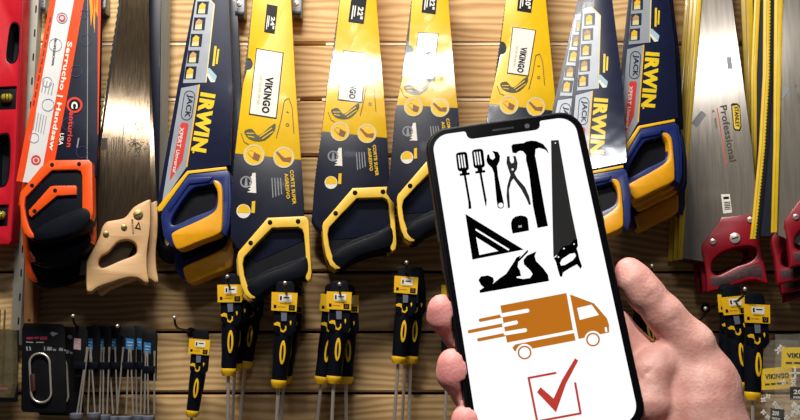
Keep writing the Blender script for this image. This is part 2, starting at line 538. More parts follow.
#PART2
# ------------------------------------------------------------------ the plank wall
def wall_z(py): return at_depth(400, py, 0).z
wall = bpy.data.objects.new('wall_back', None); col.objects.link(wall)
wall.location = (0, 0, wall_z(600)); wall['kind'] = 'structure'; wall['label'] = 'wall of horizontal pine planks behind the hanging tools'
joints = [-130, -69, -12, 44, 99.5, 156, 213, 272, 332, 393.5, 457, 522, 590]
bm = bmesh.new(); bmesh.ops.create_cube(bm, size=1)
for v in bm.verts:
    v.co = V((v.co.x * 3.0, 0.035 + v.co.y * .016, (wall_z(-130) + wall_z(590)) / 2 + v.co.z * (wall_z(-130) - wall_z(590))))
finish('backing_board', bm, mat('dark_backing', '#2a2320', .9), wall)
for i in range(len(joints) - 1):
    z1, z0 = wall_z(joints[i]), wall_z(joints[i + 1]); g = .0022; ch = .0035
    bm = bmesh.new()
    prof = [(.026, z0 + g), (ch, z0 + g), (0, z0 + g + ch), (0, z1 - g - ch), (ch, z1 - g), (.026, z1 - g)]
    A = [bm.verts.new((-1.5, y, z)) for y, z in prof]; B = [bm.verts.new((1.5, y, z)) for y, z in prof]
    for k in range(6): bm.faces.new((A[k], A[(k + 1) % 6], B[(k + 1) % 6], B[k]))
    bm.faces.new(A[::-1]); bm.faces.new(B)
    finish('plank', bm, PINE, wall, 20)

fl = box('floor', (-3, -4.2, -.05), (3, .05, 0), mat('grey_concrete_floor', '#6e6a64', .7, var=.2, vscale=6), None)
fl['kind'] = 'structure'; fl['label'] = 'plain grey concrete shop floor'
# added cream strips: light through the two upper joints put into colour
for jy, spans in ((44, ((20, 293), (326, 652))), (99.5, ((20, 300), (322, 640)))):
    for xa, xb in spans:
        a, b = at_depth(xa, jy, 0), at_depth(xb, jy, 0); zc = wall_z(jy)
        o = box('lit_gap_strip', (a.x, .0005, zc - .0021), (b.x, .012, zc + .0021), mat('gap_light_cream', '#f3e6c8', .6), wall)

# ------------------------------------------------------------------ hardware on the wall
def bolt(name, pl, cx, cy, rpx, off, m, parent, slot=True, label=None):
    b = ex(name, circ(cx, cy, rpx, 18), pl, off, .003, m, parent, bev=.0007, label=label)
    if slot: ex('slot', seg(cx - rpx * .6, cy + rpx * .2, cx + rpx * .6, cy - rpx * .2, rpx * .25), pl, off + .0002, 0, 'iron', b)
    return b

def hole_print(pl, cx, cy, r, off, parent):
    return ex('screw_hole', circ(cx, cy, r, 14), pl, off, 0, 'blackp', parent)

def bracket(px0, py0, px1, py1, label):
    pl = tilted((px0 + px1) / 2, py1, .028, 0)
    t = thing('hook_bracket', label, 'bracket', pl.hit((px0 + px1) / 2, py1), 'zinc hook brackets')
    w = px1 - px0
    ex('plate', [(px0, py0 - 40), (px1, py0 - 40), (px1, py1 - 1.5), (px1 - 1.5, py1), (px0 + 1.5, py1), (px0, py1 - 1.5)], pl, 0, .028, 'zinc', t, bev=.0008)
    bolt('screw', pl, px0 + w * .45, py1 - 12, w * .28, .0015, 'chrome', t)
    ex('lower_lip', [(px0 + .6, py1 - 4.5), (px1 - .6, py1 - 4.5), (px1 - .8, py1 - .8), (px0 + .8, py1 - .8)], pl, .004, .004, 'iron', t, bev=.0005)
    return t
bracket(234.5, 0, 244.5, 15.5, 'zinc hook bracket between blue sleeved saw and large yellow saw')
bracket(291.5, 0, 301.5, 15, 'zinc hook bracket between the two yellow saws tagged in inches')
bracket(39.6, 0, 45.2, 11.5, 'dark zinc hook bracket beside grey upright rail')
bracket(100.5, 0, 105.5, 11, 'dark zinc hook bracket between orange sleeved saw and bare steel saw')

def wire_hook(px, py, dep, label, drop=7):
    """Straight display peg from the wall with a ball tip."""
    tip = at_depth(px, py, dep)
    base = V((tip.x, 0.0, tip.z - .020))
    t = thing('wire_hook', label, 'hook', base, 'wire display hooks with ball tips')
    tube('wire', [base + V((0, .001, 0)), V((tip.x, -dep * .82, tip.z - .016)), V((tip.x, -dep * .95, tip.z - .010)), tip], .0019, 'iron', t)
    bm = bmesh.new(); ball_bm(bm, tip, .0032); finish('ball_tip', bm, 'chrome', t, 60)
    bm = bmesh.new(); bmesh.ops.create_cone(bm, cap_ends=True, segments=16, radius1=.008, radius2=.008, depth=.002, matrix=Matrix.Translation(base + V((0, -.001, 0))) @ Matrix.Rotation(math.pi / 2, 4, 'X'))
    finish('base_plate', bm, 'iron', t)
    return t

# grey upright rail and wooden batten at the left
pl = tilted(24, 200, .02, 0)
t = thing('upright_rail', 'grey painted upright rail running beside red spirit level', 'rail', pl.hit(15, 344))
ex('channel', [(33, -60), (42, -60), (19.5, 345), (9.5, 345)], pl, 0, .02, 'rail', t, bev=.001)
exm('slot_row', [pill(36.2 - (k * 24) * .056, 6 + k * 24, 35.8 - (k * 24) * .056, 12 + k * 24, 1.6) for k in range(-1, 14)], pl, .0003, 0, 'iron', t)
pl = tilted(28, 300, .03, 0)
t = thing('wooden_batten', 'short upright pine batten below orange handled saws', 'batten', pl.hit(28, 327))
ex('batten_body', [(27, 170), (36.5, 170), (33, 327), (23.5, 327)], pl, 0, .028, 'batten', t, bev=.001)
ex('end_nail', circ(29, 320, 1.1), pl, .0006, .001, 'iron', t)

# ------------------------------------------------------------------ red spirit level
pl = tilted(8, 120, .062, 0, 0)
t = thing('spirit_level', 'red spirit level with oval hand holes hanging upright', 'level', pl.hit(0, 244))
hole1 = spl([(14, 22), (19, 25), (20, 38), (18, 56), (14, 63), (9, 63), (6, 58), (7.5, 40), (10, 26)])
hole2 = spl([(6, 133), (9.5, 136), (10.5, 150), (9, 175), (5, 186), (-4, 187), (-6, 180), (-5, 150), (-3, 136)])
ex('level_body', [[(-24, -70), (25.5, -70), (16.5, 168), (11.5, 240), (9, 244), (-30, 244)], hole1, hole2,
                  [(-6, 87), (16.5, 86), (15.5, 109), (-7, 110)], [(-10, 205), (8.5, 204.5), (7, 226), (-11, 227)]], pl, 0, .03, 'red', t, bev=.0012)
for qd, c in (([(-6, 87), (16.5, 86), (15.5, 109), (-7, 110)], (7, 98)), ([(-10, 205), (8.5, 204.5), (7, 226), (-11, 227)], (0, 215.5))):
    w = ex('vial_window', qd, pl, -.004, .02, 'blackp', t, bev=.0008)
    a, b = pl.hit(c[0] - 5, c[1], -.001), pl.hit(c[0] + 5, c[1], -.001)
    tube('vial', [a, a.lerp(b, .15), a.lerp(b, .85), b], [.005, .0075, .0075, .005], mat('vial_liquid', '#9c8a28', .15, var=.1), w, 12)
    exm('vial_mark', [seg(c[0] - 1.6, c[1] - 4.5, c[0] - 1.6, c[1] + 4.5, .6), seg(c[0] + 1.6, c[1] - 4.5, c[0] + 1.6, c[1] + 4.5, .6)], pl, .0072, 0, 'blackp', w)
for hl in (hole1, hole2):
    cx = sum(p[0] for p in hl) / len(hl); cy = sum(p[1] for p in hl) / len(hl)
    inn = [(cx + (x - cx) * .84, cy + (y - cy) * .93) for x, y in hl]
    ex('hand_hole_liner', [hl, inn], pl, -.001, .028, 'black', t)
    ex('hand_hole_back', hl, pl, -.027, .002, 'iron', t)
exm('edge_band', [[(23.4, -70), (25.2, -70), (16.3, 168), (11.6, 238), (10.4, 238), (14.9, 168)]], pl, .0004, 0, mat('dark_red_paint', '#8a1020', .4), t)

# ------------------------------------------------------------------ orange and navy sleeved saw (three on one hook)
pl = tilted(55, 195, .160, 4.0, 2)
C1 = thing('handsaw', 'handsaw in orange, white and navy sleeve with orange handle, front of its hook', 'handsaw', pl.hit(55, 240), 'orange handled saws on one hook')
top = -60
ex('sleeve', [(61, top), (102.5, top), (101, 0), (98.5, 135), (96, 176), (50, 186), (16, 181), (33.5, 92), (50, 0)], pl, 0, .005, 'navy', C1, bev=.0006)
e = .0005
exm('orange_stripe', [[(61, top), (66.5, top), (56, 0), (41, 84), (25, 172), (22.5, 182), (16.2, 181), (33.5, 92), (50, 0)],
                      [(85, top), (94, top), (84, 0), (69.5, 84), (51.5, 178), (41, 184), (42.5, 168), (58.5, 84), (74, 0)],
                      [(99.5, top), (102.3, top), (100.9, 0), (98.3, 135), (97.6, 134), (98, 0)]], pl, e, 0, 'orangec', C1)
exm('white_stripe', [[(66.5, top), (85, top), (74, 0), (58.5, 84), (42.5, 168), (41, 184), (22.5, 182), (25, 172), (41, 84), (56, 0)]], pl, e, 0, 'whitec', C1)
exm('flame_print', [[(90, top), (99, top), (98, 0), (97.5, 18), (95.5, 8), (94.5, 34), (92.5, 12), (91, 27), (89.5, 0)]], pl, 2 * e, 0, 'flame', C1)
exm('flame_print', [[(93, top), (97, top), (96.5, 0), (95.8, 14), (94.5, -4), (93.5, 20), (92, -2)]], pl, 3 * e, 0, 'orangec', C1)
exm('fold_line', [seg(88, top, 87.2, 160, .7)], pl, 2 * e, 0, 'grey', C1)
text('lettering', [('Serrucho | Handsaw', (66.3, 41), (47.5, 150), 6.2)], pl, 2 * e, 'white', C1, .03)
text('brand_lettering', [('enturion', (69.5, 111), (66.5, 147), 5.0)], pl, 2 * e, 'redp', C1, .03)
text('small_lettering', [('USA', (60, 133), (58.5, 145), 4.2)], pl, 2 * e, 'white', C1, .02)
exm('round_logo', [ring(74.5, 105, 5.8, 8, 26), ring(36, 160, 3.2, 5, 20), circ(36, 160, 2, 14)], pl, 2 * e, 0, 'redp', C1)
exm('round_logo', [circ(74.5, 105, 5.7, 24)], pl, 2.2 * e, 0, 'blackp', C1)
text('logo_letter', [('C', (71.4, 101.5), (71.2, 108.5), 6.4)], pl, 3 * e, 'white', C1, .05)
exm('seal_print', [ring(62, 18, 4.6, 5.6), ring(55.5, 45, 6, 6.6), ring(48, 105, 5.6, 6.3), ring(47, 82, 4.6, 5.2), ring(34, 138, 4.5, 5.1)], pl, 2 * e, 0, mat('grey_seal_print', '#7d84a0', .5), C1)
exm('seal_print', [circ(62, 18, 3.6, 16)], pl, 2.4 * e, 0, 'redp', C1)
exm('seal_print', [circ(62, 18, 2.0, 12)], pl, 3 * e, 0, 'skyb', C1)
exm('seal_print', [ring(84, 14, 4, 4.5), ring(86, 40, 5.5, 6), ring(76, 71, 5.5, 6), ring(68, 124, 5.5, 6), ring(82, 152, 5.5, 6)], pl, 2 * e, 0, mat('dim_blue_seal', '#2c3466', .5), C1)
exm('side_print', [seg(50.6 - k * 1.62 , 17 + 8.3 * k, 49.5 - k * 1.62, 22.5 + 8.3 * k, 1.7) for k in range(11)], pl, 2 * e, 0, mat('dark_red_print', '#7a2414', .5), C1)
text('side_lettering', [('PROFESSIONAL', (54.4, 38), (51.4, 66), 2.4)], pl, 2 * e, 'blackp', C1, .02)
exm('side_print', [seg(78.8, 138, 77, 147.5, 1.4)], pl, 2 * e, 0, 'grey', C1)
exm('small_print', [seg(44 + 3.2 * k, 80 + k, 41.5 + 3.2 * k, 92 + k, .9) for k in range(4)] + [seg(36 + 2.6 * k, 112 + k, 33 + 2.6 * k, 130 + k, .7) for k in range(5)], pl, 2 * e, 0, 'grey', C1)
body = [(41, 166.5), (49.5, 160.5), (89, 160), (92, 164), (93, 210), (91, 222), (84, 231), (62, 240), (40, 243), (32, 240), (25, 236), (21, 225), (19.3, 197), (20.3, 192)]
ex('handle_body', body, pl, .008, .024, 'black', C1, bev=.003)
ex('grip', spl([(33, 231), (45, 222), (62, 214), (82, 207), (90, 212), (89, 222), (78, 231), (60, 237), (42, 240), (34, 238)]), pl, .015, .026, 'black', C1, bev=.005)
frame = [(40.5, 167), (49.3, 160), (88.5, 159.6), (92, 163), (93, 212), (91, 219), (87, 222), (83, 219), (82, 208), (82, 176), (80.5, 171), (77, 169.6), (52, 170), (44.5, 177), (25.5, 197), (24, 205), (25.5, 216), (28.5, 226), (31.5, 232), (35.5, 236), (33, 238), (28, 237), (24, 233), (21, 224), (19.2, 198), (20.2, 192)]
ex('handle_frame', frame, pl, .0125, .018, 'orange', C1, bev=.0016, label='orange handle frame')
ex('handle_inlay', [(50, 186.5), (54, 185.6), (75.5, 185.5), (76.4, 187), (76.2, 194.5), (57, 195.6), (31.5, 217), (29, 215), (28.5, 210.5)], pl, .0125, .01, 'orange', C1, bev=.001)
for c in ((52, 164.8), (79, 164), (32, 185.5), (55, 190.5), (34.5, 211)): hole_print(pl, c[0], c[1], 2.1, .0128, C1)
for k, (dx, dy, dd, lb) in enumerate(((1.2, 24, .031, 'orange handled handsaw second on its hook, behind the front sleeve'), (2.0, 46, .106, 'orange handled handsaw last on its hook, lowest orange handle'))):
    dup(C1, shift_px(pl, 55, 200, dx, dy, dd), lb, 'orange handled saws on one hook')

# ------------------------------------------------------------------ bare steel saw with beech handle (two on one hook)
pl = mirror_plane(120, 245, .102, 127, 119)
W1 = thing('handsaw', 'bare steel handsaw with pale beech handle, front one of two', 'handsaw', pl.hit(118, 285), 'beech handled saws on one hook')
teeth = []
n = 46
for k in range(n + 1):
    y = -60 + (272 + 60) * k / n
    x = 119.5 + (0 - y) * (119.5 - 83) / 252
    teeth += [(x, y), (x - 1.4, y + 3.4)]
ex('blade', [(150, -60), (149, 0), (150.5, 215), (120, 272)] + teeth[::-1], pl, 0, .0016, 'steel', W1, label='steel blade with reflected brown in its colour')  # the blade's brown is a reflection put into the steel colour
exm('blade_edge_band', [[(125.5, -60), (130.7, -60), (121.8, 0), (85.5, 252), (83.2, 252), (119.5, 0)]], pl, .0004, 0, 'blackp', W1)
etch = mat('etched_print', '#453d33', .5, metal=.6, var=.4, vscale=500)
er = random.Random(11); scr_ = []
for _ in range(46):
    ex_, ey_ = er.gauss(135.5, 3.4), er.gauss(145, 5); ea = er.uniform(0, 6.28)
    scr_.append(seg(ex_, ey_, ex_ + 2.6 * math.cos(ea), ey_ + 2.6 * math.sin(ea), .7))
exm('etched_picture', scr_, pl, .0004, 0, etch, W1)
exm('etched_print', [[(102, 138), (107.5, 138), (106.5, 150), (101, 150)]] + [seg(112 + 2.3 * k, 137, 111 + 2.3 * k, 153, .7) for k in range(5)] + [seg(124, 120, 122, 152, .7)], pl, .0004, 0, etch, W1)
exm('etched_print', [ring(139, 126, 3.6, 4.2, 18), seg(134, 121, 140, 133, .6), seg(143, 122, 143, 132, .6)], pl, .0004, 0, etch, W1)
hnd = spl([(150.5, 199), (141, 202.5), (133, 207.5), (128, 214), (123, 218), (113, 220), (106.5, 221.5), (102, 227), (100, 234), (96, 243), (90, 253), (86.5, 262), (86, 273), (86, 284), (87, 291), (92, 291.5), (98, 287), (112, 282), (128, 277.2), (138, 278), (146, 283), (149, 280.5), (147.3, 268), (147.5, 250), (149.5, 236), (150.8, 222), (151, 206)], 3)
hol = spl([(98.5, 262), (101, 256), (109, 251), (118, 241.5), (128, 239.5), (135, 243), (137, 250), (134, 255), (120, 260.5), (105, 267), (100, 266.5)], 4)
ex('handle', [hnd, hol], pl, .012, .024, 'beech', W1, bev=.004, label='pale beech handle')
for c, r in (((138.2, 214.5), 5), ((124, 227.3), 3.1), ((106, 234), 3.1)): bolt('brass_bolt', pl, c[0], c[1], r, .0135, 'brass', W1)
exm('handle_logo', [[[(134.5, 228.5), (141, 230), (139, 221)], [(136.6, 227.4), (139.6, 228.2), (138.6, 224)]]], pl, .0123, 0, 'blackp', W1)
text('handle_lettering', [('BELLOTA', (131.2, 219.5), (132.4, 234.5), 2)], pl, .0123, 'blackp', W1, .02)
dup(W1, shift_px(pl, 118, 240, 10.5, 1.5, .032), 'bare steel handsaw with pale beech handle, behind its twin on the hook', 'beech handled saws on one hook', rot=-2.2)

# ------------------------------------------------------------------ narrow saw in navy sheath behind
pl = tilted(162, 190, .024, 0, 2)
X1 = thing('handsaw', 'narrow steel saw in dark navy sheath behind the first blue saw', 'handsaw', pl.hit(165, 240))
ex('blade', [(158, -60), (171, -60), (169.5, 60), (166, 200), (157, 200)], pl, 0, .0016, 'bsteel', X1)
ex('sheath', [(146, -60), (161.5, -60), (160, 80), (158.5, 205), (146, 205)], pl, .004, .008, 'navy', X1, bev=.001)
ex('handle', [spl([(147, 200), (172, 198), (178, 215), (180, 240), (172, 262), (160, 258), (154, 240), (150, 220)]), spl([(162, 215), (170, 218), (172, 235), (166, 246), (161, 235)])], pl, .010, .02, 'black', X1, bev=.003)
exm('clip_bar', [seg(169, 137, 166.5, 153, 1.6), seg(172.5, 136, 170, 152, 1.6)], pl, .004, .003, 'bsteel', X1)

# ------------------------------------------------------------------ blue sleeved saws with amber grips
def irwin(label, group, sm, pl, skip_top=False):
    S = sm.L; k = sm.k
    t = thing('handsaw', label, 'handsaw', pl.hit(*sm((196, 250))), group)
    ex('sleeve', S([(206, -60), (226.5, -60), (229, 0), (232.5, 84), (230, 165), (187, 171), (159, 211), (156.5, 207), (178, 84), (194, 0)]), pl, 0, .006, 'blues', t, bev=.0008)
    f = .0005
    # silver ladder with five wood-cut pictures
    panes = [(203, 8), (199.8, 24), (196.7, 40.5), (193.8, 57), (190.8, 73)]
    ladder = S([(196.5, -4), (206, -6), (215, 4.5), (206.5, 82.5), (183, 83)])
    holes = [S([(x - 5.6, y - 6.6), (x + 6, y - 6.6), (x + 4.6, y + 6.4), (x - 6.8, y + 6.4)]) for x, y in panes]
    ex('picture_strip', [ladder] + holes, pl, f, 0, 'silver', t)
    exm('picture_print', [S([(x - 5, y + 5.4), (x - 3.8, y - 2.6), (x - .8, y - 5.4), (x + 2.6, y - 3.4), (x + 1.8, y + 5.4)]) for x, y in panes], pl, f, 0, 'ivory', t)
    exm('picture_print', [S([(x - 4.3, y + 1), (x - 3.8, y - 2.6), (x - .8, y - 5.4), (x + 2.6, y - 3.4), (x + 2.2, y + .4)]) for x, y in panes[::2]], pl, f * 1.6, 0, 'yplast', t)
    exm('picture_print', [S([(x - 4.2, y + .6), (x - 3.8, y - 2.6), (x - .8, y - 5.4), (x + 2.6, y - 3.4), (x + 2.2, y - .2)]) for x, y in panes[1::2]], pl, f * 1.6, 0, mat('tan_print', '#c89a62', .5), t)
    exm('picture_strip_trim', [S([(206, -6), (215, 4.5), (206.5, 82.5), (205.4, 82.5), (213.6, 5), (205.4, -4.5)])], pl, f * 1.4, 0, 'ivory', t)
    # grey panel with the oval and the red band
    exm('grey_panel', [S([(181.2, 88), (199.5, 84.5), (186.5, 167), (162, 203), (167.5, 168)])], pl, f, 0, 'silver', t)
    exm('panel_trim', [S([(198.7, 84.5), (200, 84.5), (187.3, 167), (186, 167)])], pl, 1.6 * f, 0, 'yplast', t)
    exm('oval_badge', [[S(rrect(188, 105.5, 11.4, 30, 5.6, 9, 8)), S(rrect(188, 105.5, 10, 28.4, 5, 9, 8))]], pl, 1.6 * f, 0, 'blues', t)
    text('oval_lettering', [('JACK', sm((186.6, 94)), sm((182.8, 117)), 7.2 * k)], pl, 1.6 * f, 'blues', t, .03)
    exm('red_band', [S([(180.5, 124.5), (182, 122.5), (187.5, 123), (188.6, 125), (182.5, 160), (175.5, 172), (169.5, 181), (171.5, 168)])], pl, 1.6 * f, 0, 'redp', t)
    text('band_lettering', [('XPERT', sm((180.2, 127)), sm((176.6, 147)), 4 * k), ('Universal', sm((176.5, 149.5)), sm((172.6, 172)), 3.6 * k)], pl, 2.4 * f, 'white', t, .02)
    text('brand_lettering', [('IRWIN', sm((200.6, 92)), sm((191, 150.5)), 15.2 * k), ('.', sm((192.6, 151)), sm((192.2, 153)), 2 * k)], pl, f, mat('lemon_lettering', '#f4d21c', .4), t, .06)
    exm('small_print', [S(seg(215.6, 46, 213.4, 66, 2.2)), S(seg(218.6, 49, 216.6, 64, 1.8))], pl, f, 0, mat('lemon_lettering', '#f4d21c'), t)
    exm('blade_picture', [S([(206, 69), (209.5, 67.8), (216.8, 76), (215, 82), (210.5, 82), (206.5, 74.5)])], pl, f, 0, 'skyb', t)
    exm('blade_picture', [S([(206.5, 74.5), (208.5, 73.5), (215, 82), (211, 82.2)])], pl, 1.6 * f, 0, 'white', t)
    ex('shrink_film', S([(206, -60), (226.5, -60), (229, 0), (232.5, 84), (230, 164), (188, 169), (178, 178), (168, 150), (178, 84), (194, 0)]), pl, .0022, 0, M['wrap'], t)
    # handle
    body = S([(186.5, 172.5), (226, 168.5), (230, 174), (231.5, 200), (229.5, 226), (226, 236), (219, 232), (200, 240), (180, 247.5), (171, 246), (163, 236), (160.5, 216), (163, 206)])
    op = S(spl([(192, 189), (203, 186), (213, 184.6), (216.5, 192), (215.5, 203), (211, 209.5), (192, 217), (174, 225), (171.5, 219), (180, 204)], 4))
    h = ex('handle', [body, op], pl, .012, .026, 'blueh', t, bev=.003, label='blue handle shell')
    ex('handle_web', S([(176, 190), (222, 178), (222, 215), (170, 232)]), pl, -.001, .004, 'blackp', t)
    ex('handle_ridge', S([(187.5, 177.5), (213, 176.5), (209, 181.5), (189, 184), (169, 212), (167, 207)]), pl, .0145, .006, 'blueh', t, bev=.0015)
    ex('yellow_trim', S([(187, 170.8), (226, 166.6), (226.4, 169.4), (188.6, 173.8), (162, 210.5), (158, 211.5), (156.8, 207.5)]), pl, .0135, .008, 'yplast', t, bev=.0008)
    ex('grip', S(spl([(213, 180), (218.5, 181), (222, 188), (222.6, 205), (222, 225), (219, 233.5), (200, 241), (180, 249), (174.5, 246.5), (171.4, 238), (173, 231.6), (193, 222.6), (211, 213.5), (216.6, 206), (217, 192), (213.4, 184)], 3)), pl, .017, .030, 'ygrip', t, bev=.004, label='amber rubber grip')
    ex('handle_seam', S([(227.6, 176), (228.4, 176), (228.8, 204), (226.6, 232), (225.8, 232), (228, 204)]), pl, .0123, 0, 'navy', t)
    return t
plI1 = tilted(196, 220, .100, 3.5, -2)
I1 = irwin('navy sleeved handsaw with blue and amber handle beside the beech handled saws', 'blue and amber handled saws', IDN, plI1)
dup(I1, shift_px(plI1, 196, 220, 11, 34, .045), 'blue and amber handled saw low behind the navy sleeve beside beech saws', 'blue and amber handled saws')
smI2 = Sim((208, 93), (198.5, 151), (601, 98), (596.5, 152.5))
plI2 = mirror_plane(612, 190, .198, 607, 168)
irwin('navy sleeved handsaw mirroring white glare, next to smaller yellow saw', 'blue and amber handled saws', smI2, plI2)
smI2b = Sim((208, 93), (198.5, 151), (583, 106), (572, 160))
I2b = irwin('navy sleeved handsaw tilted behind the glaring one', 'blue and amber handled saws', smI2b, Plane(at_depth(590, 190, .158), plI2.n))
smI3 = Sim((208, 93), (198.5, 151), (652.5, 52), (648, 106.5))
plI3 = tilted(655, 160, .162, 4, 0)
I3 = irwin('navy sleeved handsaw with blue and amber handle, foremost beside steel saws', 'blue and amber handled saws', smI3, plI3)
for k, (dx, dy) in enumerate(((3.5, 5), (6.5, 10), (5, 32))):
    dup(I3, shift_px(plI3, 655, 160, dx, dy, .032 * (k + 1)),
        ['navy sleeved handsaw second on the hook beside steel saws', 'navy sleeved handsaw third on the hook beside steel saws', 'navy sleeved handsaw last on the hook beside steel saws'][k], 'blue and amber handled saws')

# ------------------------------------------------------------------ yellow sleeved saws
T1, T2 = (340, 131.6), (367, 133.5)
def vikingo(label, pl, left, right, bl, br, c1, c2, lab, tag, tagtxt, hs, notch, group='yellow sleeved saws'):
    """left/right: sleeve edges from top to the yellow-navy joint; bl/br: navy edges below it."""
    sm = Sim(T1, T2, c1, c2); S = sm.L; k = sm.k; H = hs.L
    t = thing('handsaw', label, 'handsaw', pl.hit(*hs((358, 262))), group)
    f = .0005
    nx, ny, nr = notch
    i = max(j for j in range(len(left)) if left[j][1] < ny)
    nl = left[:i + 1] + [(nx - 1, ny - nr)] + [(nx - .6 + nr * .8 * math.sin(math.pi * q / 6), ny - nr * math.cos(math.pi * q / 6)) for q in range(1, 6)] + [(nx - 1.6, ny + nr)] + left[i + 1:]
    ex('sleeve', nl + right[::-1], pl, 0, .006, 'yellow', t, bev=.0007)
    ex('sleeve_base', [left[-1]] + bl + br[::-1] + [right[-1]], pl, 0, .006, 'navy', t, bev=.0007)
    # blade inside with its teeth along the left edge
    tl = []
    for q in range(64):
        y = left[0][1] + (left[-1][1] + 60 - left[0][1]) * q / 63.
        seq = left + bl
        for a, b in zip(seq[:-1], seq[1:]):
            if a[1] <= y <= b[1] and b[1] > a[1]:
                x = a[0] + (b[0] - a[0]) * (y - a[1]) / (b[1] - a[1]); break
        else: x = seq[-1][0]
        tl += [(x + .4, y), (x - .9, y + 2.2)]
    ex('blade', tl + [(right[-1][0] - 2, tl[-1][1]), (right[0][0] - 2, right[0][1])], pl, -.002, .0014, 'iron', t)
    # picture circles
    exm('picture_circle', [circ(*c1, 8.3 * k, 24), circ(*c2, 8.3 * k, 24)], pl, f, 0, 'yellow', t)
    exm('picture_ring', [ring(*c1, 8.0 * k, 9.6 * k, 28), ring(*c2, 8.0 * k, 9.6 * k, 28)], pl, f * 1.6, 0, 'cream', t)
    exm('picture_print', [S([(334, 130), (337, 127), (346, 132), (344, 137), (340, 136)]), S([(359.5, 129), (361, 128), (366, 132), (374, 134), (373, 138), (366, 137)])], pl, f * 1.6, 0, 'brown', t)
    exm('picture_print', [S([(334.5, 130), (337, 127.6), (340, 129), (339, 134)]), S([(364, 131), (370, 127), (374, 133), (368, 134)])], pl, f * 2.2, 0, 'yplast', t)
    # saw-tooth icon, two-tone disc, wording
    st = [(338.6, 148), (341.6, 147.6), (342.4, 166), (334.6, 165.4)]
    for q in range(6): st.append((334.4 + .5 * q, 165 - 2.7 * q)); st.append((337.6 + .1 * q, 163.6 - 2.6 * q))
    exm('tooth_icon', [S(st)], pl, f, 0, 'white', t)
    exm('tooth_icon', [[S(circ(333, 156, 5.4, 20)), S(circ(333, 156, 4.0, 20))], S([(331.6, 160), (332.4, 152.6), (334, 152.6), (334.6, 160)])], pl, f, 0, 'grey', t)
    exm('disc_icon', [S(circ(331, 182.5, 6.4, 22))], pl, f, 0, 'white', t)
    exm('disc_icon', [S([(331 + 5.4 * math.cos(a), 181.8 + 5.4 * math.sin(a)) for a in [math.pi * (1 + q / 8) for q in range(9)]] + [(336.4, 184), (325.6, 184)])], pl, f * 1.6, 0, 'yellow', t)
    exm('disc_tag', [S([(338.6, 173.6), (341.6, 173.2), (341.2, 184), (338, 184)])], pl, f, 0, 'yellow', t)
    text('wording', [('CORTE SUPER', sm((372.6, 145)), sm((375.4, 176)), 3.3 * k), ('AGRESIVO', sm((367.6, 148)), sm((369.8, 171)), 3.3 * k)], pl, f, 'yellow', t, .03)
    exm('small_print', [S(seg(356.4 + 2.6 * q, 152, 357.6 + 2.6 * q, 170 - q, 1.0)) for q in range(4)], pl, f, 0, 'grey', t)
    # line drawing of gloves and saw
    exm('glove_print', [S(spl([(331, 110), (338, 108), (344, 114), (354, 106), (359, 103), (358, 110), (350, 118), (341, 119), (334, 116)], 3))], pl, f, 0, 'green', t)
    exm('glove_print', [S(seg(345, 115, 356, 107, 1)), S(seg(347, 117, 357, 110, .8)), S(seg(333, 112, 340, 112, .8)), S(seg(334, 114.5, 340, 115.5, .8))], pl, f * 1.6, 0, 'yellow', t)
    ln = [(328, 112), (331, 120), (335, 122)]
    sk = [(360, 116), (364, 100), (367, 82), (371, 80), (374, 88), (376, 112)]
    exm('line_drawing', [S(seg(*a, *b, .7)) for q in (ln, sk) for a, b in zip(q[:-1], q[1:])] + [[S(circ(370, 104, 1.6, 10)), S(circ(370, 104, .9, 10))], S(seg(369, 92, 371, 93, 1))], pl, f, 0, 'green', t)
    # brand sticker and size tag
    L = ex('brand_sticker', lab, pl, .0009, .0006, 'white', t)
    exm('sticker_border', [[sub(lab, 0, 0, 1, 1), sub(lab, .03, .012, .97, .988)]], pl, .0011, 0, 'blackp', L)
    text('brand_lettering', [('VIKINGO', q4(lab, .46, .40), q4(lab, .44, .95), math.dist(lab[0], lab[1]) * .28)], pl, .0012, 'blackp', L, .045)
    exm('sticker_small_print', [sub(lab, .25, .40 + .09 * q, .33, .47 + .09 * q) for q in range(5)], pl, .0012, 0, 'cream', L)
    G = ex('size_tag', tag, pl, .0009, .0006, 'blackp', t)
    text('size_lettering', [(tagtxt, q4(tag, .52, .42), q4(tag, .52, .86), math.dist(tag[0], tag[1]) * .38)], pl, .0012, 'white', G, .04)
    exm('size_small_print', [sub(tag, .16, .40, .24, .9), sub(tag, .30, .40, .38, .8)], pl, .0012, 0, 'white', G)
    ex('shrink_film', left + bl[:-1] + br[::-1] + right[::-1], pl, .0022, 0, M['wrap'], t)
    # D handle
    body = H([(353, 188.5), (389.5, 187), (393, 191), (396, 246), (393, 250), (384, 250.5), (367, 254.5), (353, 261), (344, 269), (337, 269.5), (328, 263), (324, 245), (323, 224)])
    op = H(spl([(357, 199), (370, 198), (384, 198), (388.6, 204), (390, 219), (386, 227), (372, 233), (352, 240), (334, 250), (329.5, 241), (329.5, 229), (342, 214)], 3))
    ex('handle', [body, op], pl, .010, .022, 'black', t, bev=.002)
    ex('handle_web', H([(345, 195), (391, 193), (393, 240), (330, 258), (326, 228)]), pl, -.001, .003, 'blackp', t)
    ex('grip', H(spl([(331, 257), (340, 248), (356, 241), (374, 234), (390, 226), (394, 234), (392.5, 245), (382, 249.5), (366, 253.5), (352, 260), (343, 267.5), (336, 266)], 3)), pl, .016, .028, 'black', t, bev=.005, label='black rubber grip')
    fr = [(352.6, 188), (389, 186.4), (392, 187.8), (393.6, 191), (394.8, 215), (396.6, 243), (395.6, 249), (392.6, 251.6), (390.6, 249), (391.2, 238), (390.2, 218), (388.8, 204), (387, 199.4), (383, 197.3), (357, 198), (342, 213.2), (329.2, 227.2), (327.6, 234), (329.2, 246), (332, 255), (336, 261.5), (341, 265), (340, 268.6), (335, 269), (329.6, 265), (326, 256), (323.4, 242), (322.2, 226), (323.4, 222)]
